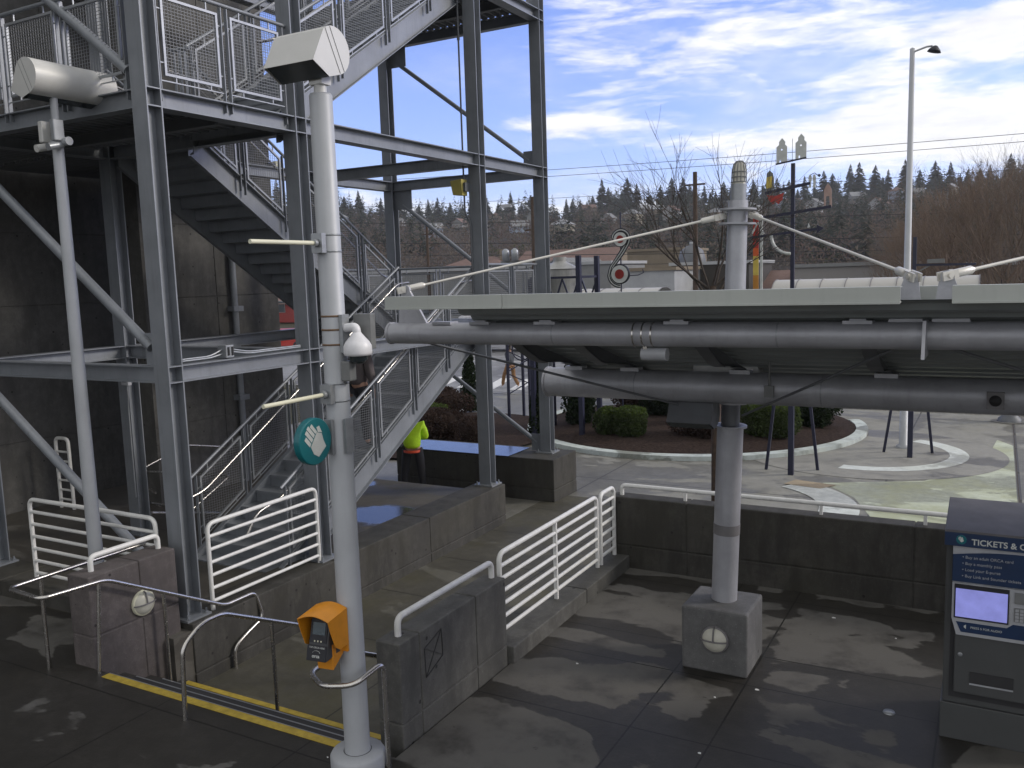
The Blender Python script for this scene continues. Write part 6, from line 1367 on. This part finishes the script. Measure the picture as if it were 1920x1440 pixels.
# individual conifers along the ridge
protos = []
for s_ in range(4):
    r0 = random.Random(100+s_); e = empty('conifer', (0, 0, 0), 'dark conifer standing on the skyline of the wooded hill', 'tree', 'conifers along the skyline of the hill')
    m1 = MB(); conifer(m1, Vector((0,0,0)), 1.0*10, 2.5+.5*s_, r0, 420); m1.build('crown', leafy('conifer_needles', (.020, .028, .020), .4, .2) if s_ == 0 else bpy.data.materials['conifer_needles'], e)
    m1 = MB(); m1.tube([(0,0,-.5), (0,0,9.6)], [.22, .03], 6); m1.build('trunk', BARK, e); protos.append(e)
used = [False]*4
def place(proto, i, loc, s_, rz, label=None):
    if not used[i]: o = proto; used[i] = True
    else:
        o = proto.copy(); C.objects.link(o)
        for ch in proto.children: c_ = ch.copy(); C.objects.link(c_); c_.parent = o
    o.location = loc; o.scale = (s_, s_, s_*1.08); o.rotation_euler = (0, 0, rz); return o
rr = random.Random(8)
az_list = [-47.5, -46.2, -45, -43.6, -41, -39.5, -38.6, -37.2, -36, -34.8, -33.6, -32.8, -31.4, -30.5, -28.9, -27.6, -26.9, -25.3, -24.4, -23.0, -21.4, -20.8, -19.9, -19.3, -18.6, -17.9, -17.2, -16.6, -15.9, -15.0, -14.2, -13.0, -11.5, -10.6, -9.0, -8.0, -7.5, -6.6, -5.9, -5.0, -3.4, -2.6, -1.7, -.6, .4, 1.5, 3, 5, -12.2, -10.0, -29.7, -22.2]
az_list += [-46.8, -40.2, -34.2, -32.0, -29.2, -28.2, -24.9, -23.6, -22.6, -18.2, -17.5, -16.2, -15.4, -13.6, -12.7, -11.0, -9.5, -6.2, -4.2, -2.1, -1.1, 2.2]; az_list.sort(); ordn = 'first second third fourth fifth sixth seventh eighth ninth tenth eleventh twelfth thirteenth fourteenth fifteenth sixteenth seventeenth eighteenth nineteenth twentieth'.split()+['twenty-'+q for q in 'first second third fourth fifth sixth seventh eighth ninth'.split()]
regs = [(-26.2, 'seen through the stair tower'), (-14.5, 'between the stair tower and the mast'), (-4.8, 'between the mast and the street lamp'), (99, 'right of the street lamp')]; cnt = {}
for k, a in enumerate(az_list):
    r_ = 455+25*rr.random(); x, y = r_*math.sin(R(a)), r_*math.cos(R(a)); s_ = 1.05+.85*rr.random()
    if a in (-8.0, -7.5): s_ = 2.1
    if a in (-21.4, -23.0, -5.0): s_ = 1.95
    i = k % 4; o_ = place(protos[i], i, (x, y, hillz(x, y)-.4), s_, rr.random()*6); rg = next(t_ for l_, t_ in regs if a < l_); cnt[rg] = cnt.get(rg, 0)+1
    o_['label'] = f'skyline conifer {rg}, {ordn[cnt[rg]-1] if cnt[rg] <= 29 else "last"} from the left there'
# houses on the hillside
cols = [('white', WALLW), ('grey', WALLG), ('tan', WALLT), ('pale blue', paint('pale_blue_wall', (.24,.29,.38), .8)), ('cream', paint('cream_wall', (.26,.24,.19), .8))]
roofs = [('grey', ROOFG), ('brown', ROOFR), ('pale grey', paint('pale_roof', (.24,.25,.265), .7))]
hs_ = [(a_, min(440, b_*1.22+20)) for a_, b_ in [(-36.0,330),(-33.9,250),(-32.2,300),(-29.9,360),(-28.4,230),(-27.3,290),(-25.6,220),(-23.9,350),(-22.6,270),(-21.1,240),(-19.6,330),(-18.6,260),(-17.4,390),(-14.9,350),(-13.6,310),(-12.4,400),(-11.3,370),(-10.0,280),(-9.1,390),(-7.6,340),(-6.4,260),(-5.4,400),(-4.4,320),(-2.6,380),(-39.8,300),(-42,270),(-1.0,340),(-15.9,230),(-20.3,410),(-31.1,420)]]
places_ = ['far left', 'left', 'centre', 'right', 'far right']
for k, (a, r_) in enumerate(hs_):
    x, y = r_*math.sin(R(a)), r_*math.cos(R(a)); cn, cm = cols[(k*3+k//4) % 5]; rn, rm = roofs[(k*2+k//3) % 3]; pl_ = ('extreme left edge' if a < -40.5 else places_[min(4, int((a+42)/8.6))]); hgt = 'low on' if r_ < 310 else 'lower half of' if r_ < 350 else 'halfway up' if r_ < 390 else 'upper half of' if r_ < 425 else 'high on'
    house((x, y, hillz(x, y)+1.9), 4.4+2.4*rr.random(), 5, 2.2+1.3*(k % 2), f'small {cn} house with a {rn} {"gabled" if k % 3 else "hipped"} roof {hgt} the hill, {pl_}'.replace('house with a', 'house,'), cm, rm, 'gable' if k % 3 else 'hip', 1.8, R(-a*.8+(-25, 20, 70)[k % 3]), windows=[(-2, 1.2, 1.2, 1.1), (1.6, 1.2, 1.2, 1.1)], group='houses on the far hillside')

# ================= AIR =================
mb = MB(); mb.box(-640, 620, -320, 640, PZ-6.0, 72.0); hzo = mb.build('haze', WHITE)
mh = bpy.data.materials.new('haze_air'); mh.use_nodes = True; nt = mh.node_tree; nt.nodes.clear()
pv = N(nt, 'ShaderNodeVolumePrincipled'); pv.inputs['Color'].default_value = (0.88, 0.89, 0.92, 1); pv.inputs['Density'].default_value = 0.00028; pv.inputs['Anisotropy'].default_value = 0.2
nt.links.new(pv.outputs[0], N(nt, 'ShaderNodeOutputMaterial').inputs['Volume'])
hzo.data.materials.clear(); hzo.data.materials.append(mh); tag(hzo, kind='stuff')
